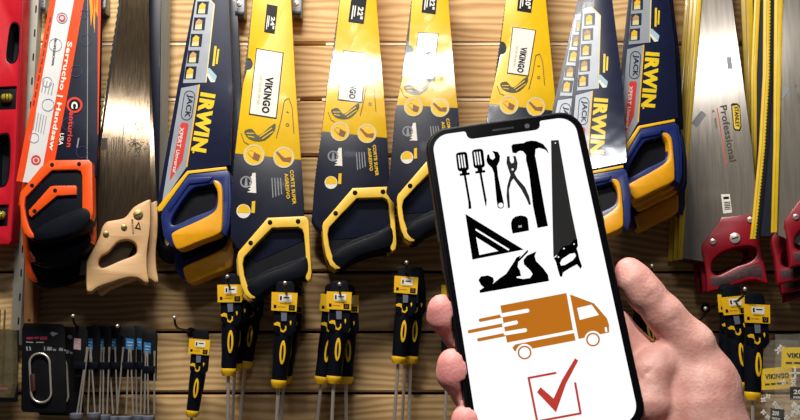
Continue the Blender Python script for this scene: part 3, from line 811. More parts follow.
    ex('handle_frame', H(fr), pl, .0145, .019, 'yframe', t, bev=.0016, label='yellow handle frame')
    for c in ((355, 192.6), (383, 191.6), (335.6, 213.2)):
        b = hs(c); ex('frame_screw', circ(b[0], b[1], 2.4, 16), pl, .0152, .002, 'black', t, bev=.0004)
    return t

plV1 = tilted(268, 245, .137, 5.0, 1.5)
V1 = vikingo('large yellow and navy sleeved handsaw with clean legible brand sticker', plV1,
    [(259, -60), (253, 0), (243, 84), (235, 153.5)], [(286, -60), (291, 0), (295.5, 84), (301, 160)],
    [(231.5, 200), (230.5, 238), (236, 246), (256, 262)], [(303.5, 200), (305, 240)], (254, 155), (283.8, 157.4),
    [(256.2, 48), (283.6, 52.5), (276.5, 118.5), (248.8, 114)], [(267, 4), (277.6, 6), (274.6, 33.5), (264, 31.6)], '24"', move(-85, 29.6), (248.5, 64, 6))
dup(V1, shift_px(plV1, 268, 245, -2.5, 5, .066), 'yellow framed handsaw hanging behind the large one with clean sticker', 'yellow sleeved saws')
plV2 = mirror_plane(355, 215, .103, 347, 72)
V2 = vikingo('yellow and navy sleeved handsaw with glare over its sticker, handle uncovered', plV2,
    [(348, -60), (340, 0), (328, 84), (322, 131.5)], [(371, -60), (376.4, 0), (383, 84), (387.2, 138)],
    [(316.5, 168), (312, 217), (316, 224.5), (330, 240)], [(389, 168), (392, 235)], T1, T2,
    [(343.5, 50), (367, 53), (362.2, 102.5), (337.4, 99.6)], [(352, -6), (367, -4), (363.6, 23.6), (348.2, 21.4)], '22"', IDN, (333.5, 75, 6.5))
dup(V2, shift_px(plV2, 355, 215, -2.5, 5, .068), 'yellow framed handsaw hanging behind the one with glare on its sticker', 'yellow sleeved saws')
plV3 = mirror_plane(430, 195, .137, 425, 66)
V3 = vikingo('yellow and navy sleeved handsaw whose handle sits behind the smartphone corner', plV3,
    [(418, -60), (412, 0), (401, 84), (396.5, 105)], [(444, -60), (448.4, 0), (455, 84), (458, 108)],
    [(391, 168), (386, 192), (390, 198), (404, 214)], [(462, 168), (467, 208)], (413.4, 107), (440, 107.6),
    [(418, 32), (438.6, 33), (434, 80), (412, 78)], [(424, -14), (438, -13), (435.5, 14), (421.5, 12)], '22"', move(74.5, -27.5), (409.5, 51, 6))
dup(V3, shift_px(plV3, 430, 195, -2.5, 5, .066), 'yellow framed handsaw behind the one at the smartphone corner', 'yellow sleeved saws')
plV4 = tilted(525, 190, .105, 5.0, -1.5)
V4 = vikingo('small yellow sleeved handsaw rising above the smartphone top edge', plV4,
    [(511, -60), (506, 0), (494, 84), (489, 104)], [(541, -60), (546, 0), (554, 84), (556.5, 111)],
    [(484, 141), (479, 190), (483, 197), (497, 212)], [(558, 141), (561, 208)], (509, 105), (535.8, 106.8),
    [(512.6, 26.6), (536, 30), (528.4, 76), (507, 73)], [(519.5, -14), (534.5, -12), (531, 12.6), (517, 10.4)], '20"', move(169, -26.8), (502, 48, 6.5))

# ------------------------------------------------------------------ steel saws with red handles and yellow edge guards
def stanley(label, pl, blade, guard, hs, prints=True, bmat='bsteel', handle=True, group='red handled steel saws'):
    H = hs.L
    t = thing('handsaw', label, 'handsaw', pl.hit(*hs((735, 285))), group)
    ex('blade', blade, pl, 0, .0016, bmat, t)  # rear saws: shade between the guards put into a dark blade colour
    g = ex('edge_guard', guard, pl, .004, .009, 'guard', t, bev=.0012, label='yellow plastic edge guard')
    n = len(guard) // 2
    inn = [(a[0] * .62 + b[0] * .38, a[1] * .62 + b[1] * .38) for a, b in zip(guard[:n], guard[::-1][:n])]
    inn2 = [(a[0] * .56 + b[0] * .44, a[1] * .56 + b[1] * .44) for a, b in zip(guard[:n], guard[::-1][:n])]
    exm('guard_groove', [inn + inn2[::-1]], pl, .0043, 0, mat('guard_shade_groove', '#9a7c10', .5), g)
    if prints:
        f = .0004
        ex('brand_badge', H([(731, 104.5), (733, 103), (737.6, 103.6), (740, 106), (741.4, 127), (740, 131), (735, 130.4), (733.4, 128)]), pl, f, 0, 'blackp', t)
        ex('brand_badge', H([(732.2, 106), (736.8, 105), (739.4, 107), (740.4, 126.5), (739, 129.4), (735.4, 129), (734.2, 127)]), pl, 2 * f, 0, 'guard', t)
        text('brand_lettering', [('STANLEY', hs((734.2, 106.6)), hs((735.6, 127.4)), 4.2)], pl, 3 * f, 'blackp', t, .03)
        text('model_lettering', [('Professional', hs((719.6, 106)), hs((729.6, 162)), 7.2)], pl, f, etch, t, .02)
        exm('red_rule', [H(seg(717.2, 108, 726.2, 164, .9))], pl, f, 0, 'redp', t)
        exm('etched_print', [H(seg(713 + .2 * k, 110 + 0 * k, 713.6 + .2 * k, 112, 2.4)) for k in range(1)] + [H(seg(715, 118, 716.4, 128, 2.0))] +
            [H(seg(718 + 4.4 * k, 162 + k, 721 + 4.4 * k, 188 + k, .8)) for k in range(6)], pl, f, 0, mat('pale_etch', '#6d665c', .45, metal=.6), t)
        exm('clear_sticker', [H(rrect(699, 119, 7, 16, 1, 38))], pl, f, 0, 'grey', t)
        exm('price_sticker', [H([(726.5, 57), (731, 56.6), (732.4, 68.6), (727.8, 69)])], pl, f, 0, 'grey', t)
        s = exm('barcode_sticker', [H([(721, 194.4), (729.6, 194), (732, 212.4), (723.2, 213.6)])], pl, f, 0, 'white', t)
        exm('barcode_bars', [H(seg(723.4, 198, 729, 197.6, 2.4))] + [H(seg(724.2 + .1 * k, 202.4 + 1.7 * k, 730 + .15 * k, 202 + 1.7 * k, .8)) for k in range(5)], pl, 2 * f, 0, 'blackp', s)
    if handle:
        out = H([(721, 217), (757.6, 213.6), (759.4, 222), (761.6, 245), (764, 262), (768.4, 283.6), (763, 282), (756, 279.6), (748, 280), (738, 283.4), (724, 288), (707.6, 292), (706.4, 280), (704.4, 264), (701.4, 250), (701.8, 245), (710, 233.6), (719, 221.6)])
        hl = H(spl([(711.4, 268), (713, 260), (722, 252), (736, 247), (750, 245.6), (756.6, 249), (756, 256), (750, 262), (738, 266), (728, 271), (719, 275), (713, 273)], 4))
        ex('handle', [out, hl], pl, .012, .025, 'redh', t, bev=.003, label='red painted handle')
        ex('grip_inlay', H([(710.6, 278), (721, 277.4), (730, 274), (742, 268.4), (754, 265), (760.4, 263.6), (763.6, 279), (757, 276.6), (748, 276.6), (738, 280), (724, 284.6), (712, 287.4)]), pl, .0124, .002, 'redgrip', t, bev=.0006)
        for c, r in (((713, 241.6), 3), ((735, 238), 5.4), ((750.4, 219.6), 3)):
            b = hs(c); bolt('bolt', pl, b[0], b[1], r, .0145, 'chrome', t)
    return t

plS1 = mirror_plane(735, 240, .095, 712, 66)
S1 = stanley('steel handsaw with red handle and white barcode sticker on its blade', plS1,
    [(706, -60), (726, -60), (732, 0), (742, 74), (752, 148), (758, 216), (756, 232), (707, 262), (682, 258), (688, 148), (697, 74), (702, 0)],
    [(698, -60), (691, 40), (683, 148), (677.5, 259), (682.4, 259), (689.5, 148), (698.6, 40), (706, -60)], IDN)
dup(S1, shift_px(plS1, 735, 240, -5.5, 1.5, .03), 'red handled steel saw second on the hook behind the barcode sticker', 'red handled steel saws')
dup(S1, shift_px(plS1, 735, 240, -12, 3, .06), 'red handled steel saw last on the hook behind the barcode sticker', 'red handled steel saws')
smS2 = move(83, -25)
plS2 = Plane(at_depth(765, 200, .174), plS1.n)
S2 = stanley('steel handsaw with red handle, yellow guard down its bare brownish blade', plS2,
    [(780, -60), (824, -60), (832, 0), (838, 120), (841, 200), (800, 245), (776, 234), (778, 148), (781, 0)],
    [(776, -60), (774.6, 0), (773.6, 148), (771.2, 232.5), (777.2, 232.5), (779.6, 148), (783, 0), (783.6, -60)], smS2)
pl = Plane(at_depth(765, 200, .141), plS1.n)
G2 = stanley('steel handsaw whose toothed yellow guard hangs in front of red handle', pl,
    [(767, -60), (806, -60), (806, 120), (800, 236), (753, 236), (762, 148), (768, 0)],
    [(765, -60), (763.6, 0), (763, 74), (759, 148), (752, 222), (750, 239), (756.6, 239), (758.4, 222), (766, 148), (770.6, 74), (771.6, 0), (772, -60)], move(70, -8), False, 'navy')
zz = []
for k in range(90):
    y = -58 + 296 * k / 89; path_ = [(772, -60), (771.6, 0), (770.6, 74), (766, 148), (758.4, 222), (756.6, 239)]
    for (xa, ya), (xb, yb) in zip(path_[:-1], path_[1:]):
        if ya <= y <= yb: x = xa + (xb - xa) * (y - ya) / (yb - ya)
    zz += [(x - .4, y), (x - 2.0, y + 1.6)]
ex('blade_teeth', zz + [(758.6, 239), (760.4, 222), (768, 148), (772.6, 74), (773.6, 0), (774, -60)], pl, .0046, .001, 'blackp', G2)
pl = Plane(at_depth(765, 200, .078), plS1.n)
stanley('steel handsaw with yellow guard, behind the toothed guard on its hook', pl,
    [(760, -60), (796, -60), (798, 200), (752, 236), (754, 148), (757, 0)],
    [(756, -60), (754.4, 0), (751, 74), (751, 148), (747, 236), (753, 236), (757, 148), (757, 74), (760.4, 0), (761, -60)], move(74, 2), False, 'navy')
pl = Plane(at_depth(765, 200, .048), plS1.n)
stanley('steel handsaw with yellow guard, last on the hook nearest the wall', pl,
    [(750, -60), (786, -60), (790, 200), (748, 236), (750, 148), (750, 0)],
    [(742, -60), (740.6, 0), (744, 74), (748, 148), (748, 236), (756, 236), (756, 148), (753, 74), (753, 0), (753, -60)], move(76, 10), False, 'navy')
#PART3
# ------------------------------------------------------------------ screwdrivers on cards
def lathe(name, a, b, prof, m, parent, n=20, label=None):
    """prof: (fraction along a->b, radius)"""
    a, b = V(a), V(b)
    return tube(name, [a.lerp(b, f) for f, r in prof], [r for f, r in prof], m, parent, n, label=label)

EMB = (282.5, 352.5)
plD = tilted(EMB[0], EMB[1], .155, 0)
def driver_template():
    u = (plD.hit(EMB[0], EMB[1]) - CAM).length / FPX
    t = thing('screwdriver', 'x', 'screwdriver', plD.hit(*EMB), 'black and yellow screwdrivers on yellow cards')
    A, B = plD.hit(285, 318), plD.hit(279.2, 380)
    lathe('handle', A, B, [(0, 5.2 * u), (.03, 7.2 * u), (.12, 8.4 * u), (.3, 9.4 * u), (.5, 9.2 * u), (.75, 8.0 * u), (.95, 7.8 * u), (1, 7.4 * u)], 'black', t, 10, 'black faceted handle')
    B2 = plD.hit(278.4, 388)
    lathe('collar', B, B2, [(0, 7.6 * u), (.15, 8.0 * u), (.5, 7.6 * u), (1, 5.8 * u)], 'yplast', t, 20, 'yellow collar')
    lathe('shaft', B2, plD.hit(274, 470), [(0, 1.75 * u), (.96, 1.75 * u), (.985, 1.75 * u), (1, .6 * u)], 'chrome', t, 12, 'chrome shaft')
    em = ex('emblem', [(EMB[0] + 3.1 * math.cos(a) + .07 * 12 * math.sin(a) * -1, EMB[1] + 12.2 * math.sin(a)) for a in [2 * math.pi * k / 28 for k in range(28)]], plD, 9.5 * u, 3 * u, 'yplast', t, bev=.0008, label='yellow oval emblem')
    ex('emblem_centre', [(EMB[0] + 1.1 * math.cos(a) - .5 * math.sin(a), EMB[1] + 8 * math.sin(a)) for a in [2 * math.pi * k / 20 for k in range(20)]], plD, 9.5 * u + .0002, 0, 'blackp', em)
    ex('hang_clip', [(276, 284), (279, 281), (291, 281), (294, 284), (296, 313), (295.4, 330), (291, 336), (278, 336), (273.6, 330), (274, 313)], plD, 8.8 * u, 5 * u, 'black', t, bev=.0012)
    exm('clip_hook', [[(273.6, 323.4), (277, 321.8), (280, 322.4), (280.6, 327.6), (278, 325.6), (274.4, 325.4)],
                      [(280.4, 327), (281.6, 329.8), (283.4, 330.4), (285, 328.6), (285.2, 325.6), (286.4, 326), (286.2, 330), (283.6, 332.6), (280.4, 331.4)],
                      [(289.6, 321.6), (291, 320.4), (291.6, 323), (290.4, 325.6)]], plD, 9.4 * u, .002, 'yplast', t)
    tag = [(271.6, 292), (297.6, 293), (296.4, 311.6), (271.2, 310.4)]
    g = ex('card', tag, plD, 11 * u, .0012, 'yplast', t, label='yellow product card')
    ex('card_label', sub(tag, .29, .12, .78, .50), plD, 11 * u + .0003, 0, 'white', g)
    exm('card_print', [sub(tag, .69, .66, .93, .95), sub(tag, .09, .68, .2, .86)], plD, 11 * u + .0003, 0, 'blackp', g)
    exm('card_print', [ring(*q4(tag, .81, .80), .9, 1.6, 14), sub(tag, .34, .56, .76, .585), sub(tag, .24, .76, .56, .78)], plD, 11 * u + .0006, 0, 'brown', g)
    exm('label_print', [sub(tag, .33, .2, .4, .42), sub(tag, .46, .24, .7, .30)], plD, 11 * u + .0006, 0, 'blackp', g)
    ex('card_strap', [(281, 311), (287, 311.4), (286.6, 321), (281.4, 321)], plD, 10 * u, .001, 'disc', t)
    return t
DT = driver_template()
DT['label'] = 'front screwdriver of the pair hanging below the large yellow saw'
def driver(px, py, dep, label, rot=0, skip=(), scale=1.0):
    return dup(DT, at_depth(px, py, dep) - DT.location, label, 'black and yellow screwdrivers on yellow cards', rot, scale, skip)
driver(288.5, 350.5, .030, 'screwdriver behind its twin below the large yellow saw', 1.5)
driver(230.8, 342, .092, 'front screwdriver with tilted card below blue and amber saw handles', -3)
driver(238, 338, .036, 'screwdriver second on the hook below blue and amber saw handles', -1)
driver(250, 336, .022, 'screwdriver last on the hook below blue and amber saw handles', 2)
driver(196.6, 388, .070, 'lone low screwdriver beside the blue labelled rod packs', 2, scale=.86)
driver(327, 351, .068, 'left leaning screwdriver of three below the yellow saw with glare', 4)
driver(337.2, 349.5, .100, 'foremost screwdriver of three below the yellow saw with glare', 0)
driver(347.5, 351, .045, 'rear screwdriver of three below the yellow saw with glare', -3)
driver(402.4, 331.5, .095, 'screwdriver with fully visible card next to the fingertips', 2, scale=.96)
driver(413.6, 331.5, .068, 'cardless screwdriver next to the fingertips', 0, ('card',), scale=.96)
driver(408.5, 333, .028, 'screwdriver at the back of the hook next to the fingertips', 1, scale=.96)
driver(450.5, 342, .070, 'screwdriver half covered by fingertips and smartphone edge', 1)
driver(647, 332, .080, 'screwdriver seen through the gap below the thumb', -14)
driver(641, 336, .050, 'screwdriver covered by the thumb, only its card corner showing', 2)
driver(753.8, 364.5, .155, 'front screwdriver with upright card below red handled saw', 0)
driver(737.5, 355, .125, 'rear screwdriver with tilted card below red handled saw', -7)
driver(729, 352, .092, 'screwdriver at the back of the hook below red handled saw', -2)

for px, py, dep, lb in ((285, 283, .190, 'wire hook carrying the pair of screwdrivers below large yellow saw'),
    (227.5, 276.5, .13, 'wire hook carrying screwdrivers below blue and amber saw handles'),
    (174.5, 317.5, .12, 'empty looking wire hook next to the lone low screwdriver'),
    (339.5, 284, .135, 'wire hook carrying three screwdrivers below yellow saw with glare'),
    (406.5, 262.5, .13, 'wire hook carrying screwdrivers next to the fingertips'),
    (73, 316, .11, 'wire hook above the black carabiner pack'),
    (117.5, 326, .11, 'wire hook above the blue labelled rod packs'),
    (652, 266, .12, 'wire hook whose tip shows just above the thumb'),
    (705.5, 308.5, .13, 'bare wire hook between the thumb and yellow cards'),
    (745, 289, .185, 'wire hook under the red handled saw with barcode sticker')):
    wire_hook(px, py, dep, lb)

# ------------------------------------------------------------------ carabiner packs
def carabiner_pack(label, dx, dy, dep):
    o = lambda pts: [(x + dx, y + dy) for x, y in pts]
    pl = tilted(44 + dx, 370 + dy, dep, 0, 3)
    t = thing('carabiner_pack', label, 'carabiner pack', pl.hit(44 + dx, 412 + dy), 'quick link packs on black cards')
    ex('card', o([(22, 329), (24, 323), (62, 324), (65, 328), (66, 410), (63, 413), (23, 412), (21, 409)]), pl, 0, .003, 'cardk', t, bev=.0005)
    exm('card_print', [o(seg(26.5, 338.4, 33, 338, 2.4)), o(seg(34, 338, 39, 337.6, 2)), o(seg(40, 338.4, 47.4, 338, 3.4))], pl, .0006, 0, 'magenta', t)
    exm('card_print', [o([(50, 333), (52.4, 331.6), (58.6, 333.6), (56, 334.6), (53, 336.4), (51, 334.8)]), o(seg(26, 342, 33, 342.4, 1)), o(seg(36, 342.4, 44, 342.4, 1)), o(seg(26.6, 346.5, 27.4, 350.6, 1.4)), o(seg(29.8, 346.5, 30.4, 350.6, 1.4)),
        o(seg(44.4, 346.4, 44.6, 350.4, 1)), o(seg(47, 348.6, 52, 348.8, 3.4)), o(seg(53, 349.6, 56, 350, 2)), o(seg(59, 349.2, 63, 349.6, 3)), o(seg(64, 350, 66, 350.4, 1.6))], pl, .0006, 0, 'grey', t)
    path = [pl.hit(x, y, .004) for x, y in o([(x, y) for x, y in rrect(40.4, 378, 20, 49, 9.6, -3, 6)])]
    tube('quick_link', path, .0019, 'chrome', t, 8, closed=True, label='bent steel quick link')
    a, b = pl.hit(32.4 + dx, 374 + dy, .004), pl.hit(33.2 + dx, 391 + dy, .004)
    lathe('link_nut', a, b, [(0, .0034), (.1, .0042), (.9, .0042), (1, .0034)], 'copper', t, 6, 'copper coloured locking nut')
    return t
carabiner_pack('black card pack with steel quick link and copper nut, front one', 0, 0, .075)
carabiner_pack('black card pack with quick link, tucked behind its twin', 17, 3, .05)

# ------------------------------------------------------------------ rod packs
rods = [(79.5, .085, [(83.5, 77), (85, 80)], (74, 81), 'pinkl', (76.5, 415)), (92, .070, [(89.5, 87.6), (92.3, 95)], (87, 93), 'labelb', (94, 414.5)),
        (103.5, .055, [(100.6, 99.6), (103.4, 103), (108.5, 107)], (99, 104), 'labelb', (104, 416.5)), (114, .045, [(110.2, 113), (116, 117.6)], (110, 116), 'labelb', (114, 418)),
        (127.5, .085, [(121, 117), (128, 126), (131.6, 133)], (126, 134), 'labelb', (125, 418)), (138.5, .065, [(136, 136.6), (141.8, 140.4)], (137, 142), 'labelb', (138, 417)),
        (149, .080, [(145.2, 144.4), (147.8, 148.4), (154.4, 154.2)], (144, 151), 'labelb', (148.5, 417.5))]
rlab = ['pack of two steel rods with pink label on black card', 'pack of splayed steel rods with blue label beside the pink labelled pack',
        'pack of three thin rods with small blue label, set back', 'pack of thin rods deep between two blue labelled packs', 'pack of three bright rods with the widest blue label',
        'pack of paired rods behind the widest blue label', 'pack of steel rods with blue label hung lowest, next to bare planks']
for (x, dep, rr, lb, lm, dc), lab in zip(rods, rlab):
    pl = tilted(x, 370, dep, 0)
    dy = 4 if x > 145 else 0
    t = thing('rod_pack', lab, 'rod pack', pl.hit(dc[0], 419), 'rod packs on black cards')
    ex('card', [(x - 7.4, 331 + dy), (x - 5, 326 + dy), (x + 6, 326 + dy), (x + 8, 331 + dy), (x + 7, 377 + dy), (x - 7, 377 + dy)], pl, 0, .004, 'cardk', t, bev=.0006)
    ex('card_label', [(lb[0], 338 + dy), (lb[1], 339 + dy), (lb[1] - .3, 350 + dy), (lb[0] - .3, 349 + dy)], pl, .0006, 0, lm, t)
    exm('label_print', [seg(lb[0] + 1, 342 + dy, lb[1] - 1, 342.6 + dy, .8), seg(lb[0] + 1, 345 + dy, lb[1] - 2, 345.5 + dy, .7)], pl, .001, 0, 'skyb', t)
    ex('rod_clip', [(x - 6, 362 + dy), (x + 6, 362 + dy), (x + 5.5, 369 + dy), (x - 5.5, 369 + dy)], pl, .006, .006, 'black', t, bev=.001)
    for a, b in rr:
        lathe('rod', pl.hit(a + (a - b) * .6, 347 + dy, .004), pl.hit(b, 414, .002), [(0, .0022), (.1, .0014), (1, .0014)], 'chrome', t, 8)
    c = pl.hit(dc[0], dc[1] - 2)
    lathe('foot_disc', c, c - V((0, 0, .010)), [(0, .008), (.1, .0105), (.8, .0105), (1, .009)], 'disc', t, 18, 'grey round foot')

# ------------------------------------------------------------------ clear blister pack at the far left
pl = tilted(4, 350, .06, 0, 4)
t = thing('blister_pack', 'clear blister pack on dark card left of the carabiner packs', 'blister pack', pl.hit(2, 402))
ex('card', [(-22, 330), (19, 330), (17, 402), (-22, 402)], pl, 0, .003, 'cardk', t, bev=.0004)
ex('blister', [(-18, 302), (9, 304), (12, 318), (14, 380), (10, 398), (-18, 398)], pl, .022, .020, M['blister'], t, bev=.005)
for k in range(4):
    tube('drill_bit', [pl.hit(-10 + 5 * k, 310, .010), pl.hit(-13 + 5 * k, 375, .010)], .0016, 'brass', t, 8)
exm('card_stripe', [seg(-20, 388, 8, 388.6, 2)], pl, .0005, 0, 'magenta', t)

# ------------------------------------------------------------------ clear bags of tile spacers
def spacer_bag(label, x0, y0, x1, y1, dep, card, lab2, txt, num, crosses, rot=2):
    pl = tilted((x0 + x1) / 2, (y0 + y1) / 2, dep, 0, -3)
    t = thing('spacer_bag', label, 'spacer bag', pl.hit((x0 + x1) / 2, y1), 'clear bags of tile spacers')
    for sgn in (1, -1):
        bm = bmesh.new(); n = 14; G = []
        for j in range(n + 1):
            row = []
            for i in range(n + 1):
                u, v = i / n, j / n
                b = (4 * u * (1 - u) * 4 * v * (1 - v)) ** .45 * .012 * sgn + .0006 * math.sin(9 * u + 7 * v) * 4 * u * (1 - u)
                row.append(bm.verts.new(pl.hit(x0 + (x1 - x0) * u + .6 * math.sin(11 * v), y0 + (y1 - y0) * v + .5 * math.sin(9 * u), b)))
            G.append(row)
        for j in range(n):
            for i in range(n): bm.faces.new((G[j][i], G[j][i + 1], G[j + 1][i + 1], G[j + 1][i]))
        finish('film_front' if sgn > 0 else 'film_back', bm, M['film'], t, 60)
    c = ex('header_card', card, pl, .004, .0008, mat('lemon_card', '#f6cf14', .4, var=.04), t)
    text('card_lettering', [(txt, q4(card, .12, .5), q4(card, .9, .52), 5)], pl, .0046, 'blackp', c, .04)
    exm('card_print', [seg(*q4(card, .1 + .2 * k, .74), *q4(card, .26 + .2 * k, .745), 1.5) for k in range(4)], pl, .0046, 0, 'blackp', c)
    if lab2:
        l = ex('count_label', lab2, pl, .005, .0006, 'blackp', t)
        text('count_lettering', [(num, q4(lab2, .12, .55), q4(lab2, .6, .57), 4.6), ('PIEZAS', q4(lab2, .12, .88), q4(lab2, .7, .9), 2.2)], pl, .0056, 'white', l, .04)
    for cx, cy, s, a in crosses:
        r = math.radians(a); dx, dy = math.cos(r) * s, math.sin(r) * s
        bm = bmesh.new()
        for p in (seg(cx - dx, cy - dy, cx + dx, cy + dy, 1.5), seg(cx + dy, cy - dx, cx - dy, cy + dx, 1.5)):
            solid2(bm, [[pl.uv(x, y, .006) for x, y in p]], lambda u, v, d: pl.at(u, v, .006 - d), .0025)
        finish('spacer', bm, 'white', t)
    return t
rnd = random.Random(3)
spacer_bag('clear bag of white cross spacers with black count label', 775, 334, 834, 432, .20, [(782, 347.5), (822, 347), (822, 368.5), (781.5, 368)],
    [(790, 387), (818, 387), (818, 400), (790, 400)], 'VIKINGO', '200', [(795.4, 373, 6, 88)] + [(rnd.uniform(783, 828), rnd.uniform(374, 384), 2.6, rnd.uniform(0, 90)) for _ in range(5)] + [(rnd.uniform(780, 828), rnd.uniform(404, 426), 2.8, rnd.uniform(0, 90)) for _ in range(12)])
spacer_bag('clear spacer bag tucked behind the bag with count label', 762.5, 340, 800, 430, .165, [(761, 369), (792, 366), (792, 388), (762, 390)],
    None, 'VIKINGO', '', [(rnd.uniform(763, 790), rnd.uniform(345, 364), 3.5, rnd.uniform(0, 90)) for _ in range(5)] + [(rnd.uniform(763, 780), rnd.uniform(394, 424), 2.6, rnd.uniform(0, 90)) for _ in range(8)])
spacer_bag('low spacer bag whose dark count label just shows', 766, 398, 806, 470, .232, [(774, 425), (802, 425), (802, 440), (774, 440)],
    [(770.5, 408), (784.5, 409.5), (784, 422), (770, 420.5)], 'VIKINGO', '200', [(rnd.uniform(786, 802), rnd.uniform(404, 420), 3.5, rnd.uniform(0, 90)) for _ in range(5)])

# ------------------------------------------------------------------ the smartphone
PX = V((0.99036293, 0.13848179, -0.00201671)); PY = V((-0.12952426, 0.93126189, 0.34055067)); PZ = V((0.04903816, -0.33700755, 0.940224))
PO = V((0.058024264, -0.026985566, 0.410101027))
def c2w(v): return RT * v.x + UP * v.y + FW * v.z
plP = Plane(CAM + c2w(PO), -c2w(PZ)); plP.e1 = c2w(PX).normalized(); plP.e2 = c2w(PY).normalized()
PW, PH, PT = .0757, .1509, .0083
ph = thing('smartphone', 'black smartphone with notch showing tool icons, orange truck and red tick', 'smartphone', plP.at(0, -PH / 2, -PT / 2))
def mloop(name, loops, off, th, m, parent, bev=0, label=None):
    bm = bmesh.new(); solid2(bm, loops, lambda u, v, d: plP.at(u, v, off - d), th, bev)
    return finish(name, bm, m, parent, 35, label)
def rr0(w, h, r): return rrect(0, 0, w, h, r, 0, 10)
mloop('body', [rr0(PW, PH, .0112)], 0, PT, 'frame', ph, bev=.0016)
mloop('front_glass', [rr0(PW - .0030, PH - .0030, .0100)], .0001, .0004, 'phone', ph)
sw, sh, nb = PW / 2 - .0037, PH / 2 - .0037, PH / 2 - .0081
def arc(cx, cy, r, a0, a1, n=8):
    return [(cx + r * math.cos(math.radians(a0 + (a1 - a0) * i / n)), cy + r * math.sin(math.radians(a0 + (a1 - a0) * i / n))) for i in range(n + 1)]
R_ = .0080; nh = .0176
scr = (arc(sw - R_, sh - R_, R_, 0, 90) + arc(nh + .0012, sh - .0012, .0012, 90, 180, 4) + arc(nh - .0028, nb + .0028, .0028, 0, -90, 6)
       + arc(-nh + .0028, nb + .0028, .0028, -90, -180, 6) + arc(-nh - .0012, sh - .0012, .0012, 0, 90, 4) + arc(-sw + R_, sh - R_, R_, 90, 180)
       + arc(-sw + R_, -sh + R_, R_, 180, 270) + arc(sw - R_, -sh + R_, R_, 270, 360))
SC = mloop('screen', [scr], .00016, 0, M['scr'], ph, label='lit white screen with icons')
mloop('speaker_slit', [[(x, y + PH / 2 - .0052) for x, y in rr0(.0105, .0010, .0005)]], .00016, 0, 'frame', ph)
mloop('front_lens', [[(x + .0115, y + PH / 2 - .0054) for x, y in circ(0, 0, .0012, 16)]], .00016, 0, 'notch', ph)
def side_button(s, v0, v1):
    bm = bmesh.new(); n = 4
    solid2(bm, [[(-PT / 2 - .0014, v0), (-PT / 2 + .0014, v0), (-PT / 2 + .0014, v1), (-PT / 2 - .0014, v1)]], lambda u, v, d: plP.at(s * (PW / 2 + .0005 - d), v, u), .0015)
    finish('side_button', bm, 'frame', ph)
side_button(1, .018, .034); side_button(-1, .020, .031); side_button(-1, .005, .016)
o1, o2, o3 = .00022, .00028, .00034
def icon(name, polys, m='icon', off=o1): return exm(name, polys, plP, off, 0, m, SC)
for (cx, cy, w, col_, sh_) in ((462.4, 161.6, 11.4, (464.4, 172.6), (470.2, 209)), (478.4, 158.6, 11.4, (480, 170.2), (486, 206))):
    icon('screwdriver_icon', [rrect(cx, cy, w, 19, 3, -7), rrect(col_[0], col_[1] - .4, 5, 4, .6, -7), rrect(col_[0] + .3, col_[1] + 1.6, 10, 2.4, .6, -7), seg(col_[0], col_[1], sh_[0] - .4, sh_[1] - 5, 2.2),
        [(sh_[0] - 1.8, sh_[1] - 7), (sh_[0] + .6, sh_[1] - 7.4), (sh_[0] + (1.2 if cx < 470 else .4), sh_[1] - .4), (sh_[0] - (1.6 if cx < 470 else .4), sh_[1])]])
    icon('screwdriver_icon_slots', [pill(cx - 3.2 + 2.6 * k - .7, cy - 6 - .3 * k, cx - 3.2 + 2.6 * k + .9, cy + 6 - .3 * k, 1.3, 4) for k in range(3)], M['scr'], o2)
icon('wrench_icon', [[(493, 151), (498, 152), (500, 156), (499.6, 161), (497, 166), (498, 176), (503.8, 203), (503.8, 207), (501, 208.8), (497.8, 207.4), (496.6, 200), (494, 173), (492, 168), (488, 164), (486.4, 161), (487.2, 155), (489, 154), (490, 158), (492.4, 160), (495, 158), (494.4, 154), (492.4, 151.6)]])
icon('wrench_icon_eye', [circ(500.8, 205.2, 2.5, 18)], M['scr'], o2)
icon('pliers_icon', [[(507, 156.5), (509.5, 156), (510, 161), (511.4, 163.4), (513.6, 162.6), (514, 160), (513.2, 156), (515.6, 156), (517.6, 163), (517, 169), (514.4, 173), (517, 178), (525, 187), (529, 196), (531, 204.4), (529, 205), (526, 198), (521, 189), (513.4, 178.6), (511.2, 181.6), (509, 190), (510, 207.6), (508, 208.4), (506.5, 196), (507.2, 186), (510.4, 175), (508, 168), (506.5, 163)]], 'icong')
icon('pliers_icon_pin', [circ(512.6, 169.4, 1.1, 12)], M['scr'], o2)
icon('hammer_icon', [[(511.4, 146), (513, 144.2), (524, 143), (526, 141.6), (531, 140.6), (536, 141), (543, 144), (547, 149), (549, 153.6), (545, 149.6), (539, 147.8), (535.6, 149), (535, 156), (536, 160), (545, 211), (548, 226), (537.6, 228), (533, 206), (529, 172), (526, 160), (526, 155), (523, 151.2), (520, 150.8), (518, 151.6), (516, 153.4), (512.4, 152.6)]])
icon('saw_icon_blade', [[(551, 140.4), (558.6, 140), (571, 210), (577.2, 240), (564, 250), (553.4, 257.4), (552.4, 214)]], 'icong')
icon('saw_icon_handle', [[[(577.2, 239), (574, 239.5), (570, 245), (564, 246), (560, 250), (556, 257), (553.6, 257.8), (556, 262), (558, 270), (560, 276.4), (562, 277), (563, 272.6), (570, 268), (577, 264.4), (580.6, 269), (582, 266), (579.4, 259), (578, 252.6), (576.6, 248.6), (578, 246)], [(560, 263), (562, 259), (570, 253.8), (575, 253), (576, 256), (573, 260), (565, 265), (561, 265.6)]]], 'icon', o2)
icon('saw_icon_rivets', [circ(574, 244, .8, 8), circ(564, 248.6, .8, 8), circ(558.4, 257, .8, 8), circ(555.4, 143, .7, 8)], M['scr'], o3)
icon('set_square_icon', [[[(465.4, 214), (523.6, 249.6), (472.4, 259.6)], [(476, 237), (479.4, 255), (498.4, 251)]]])
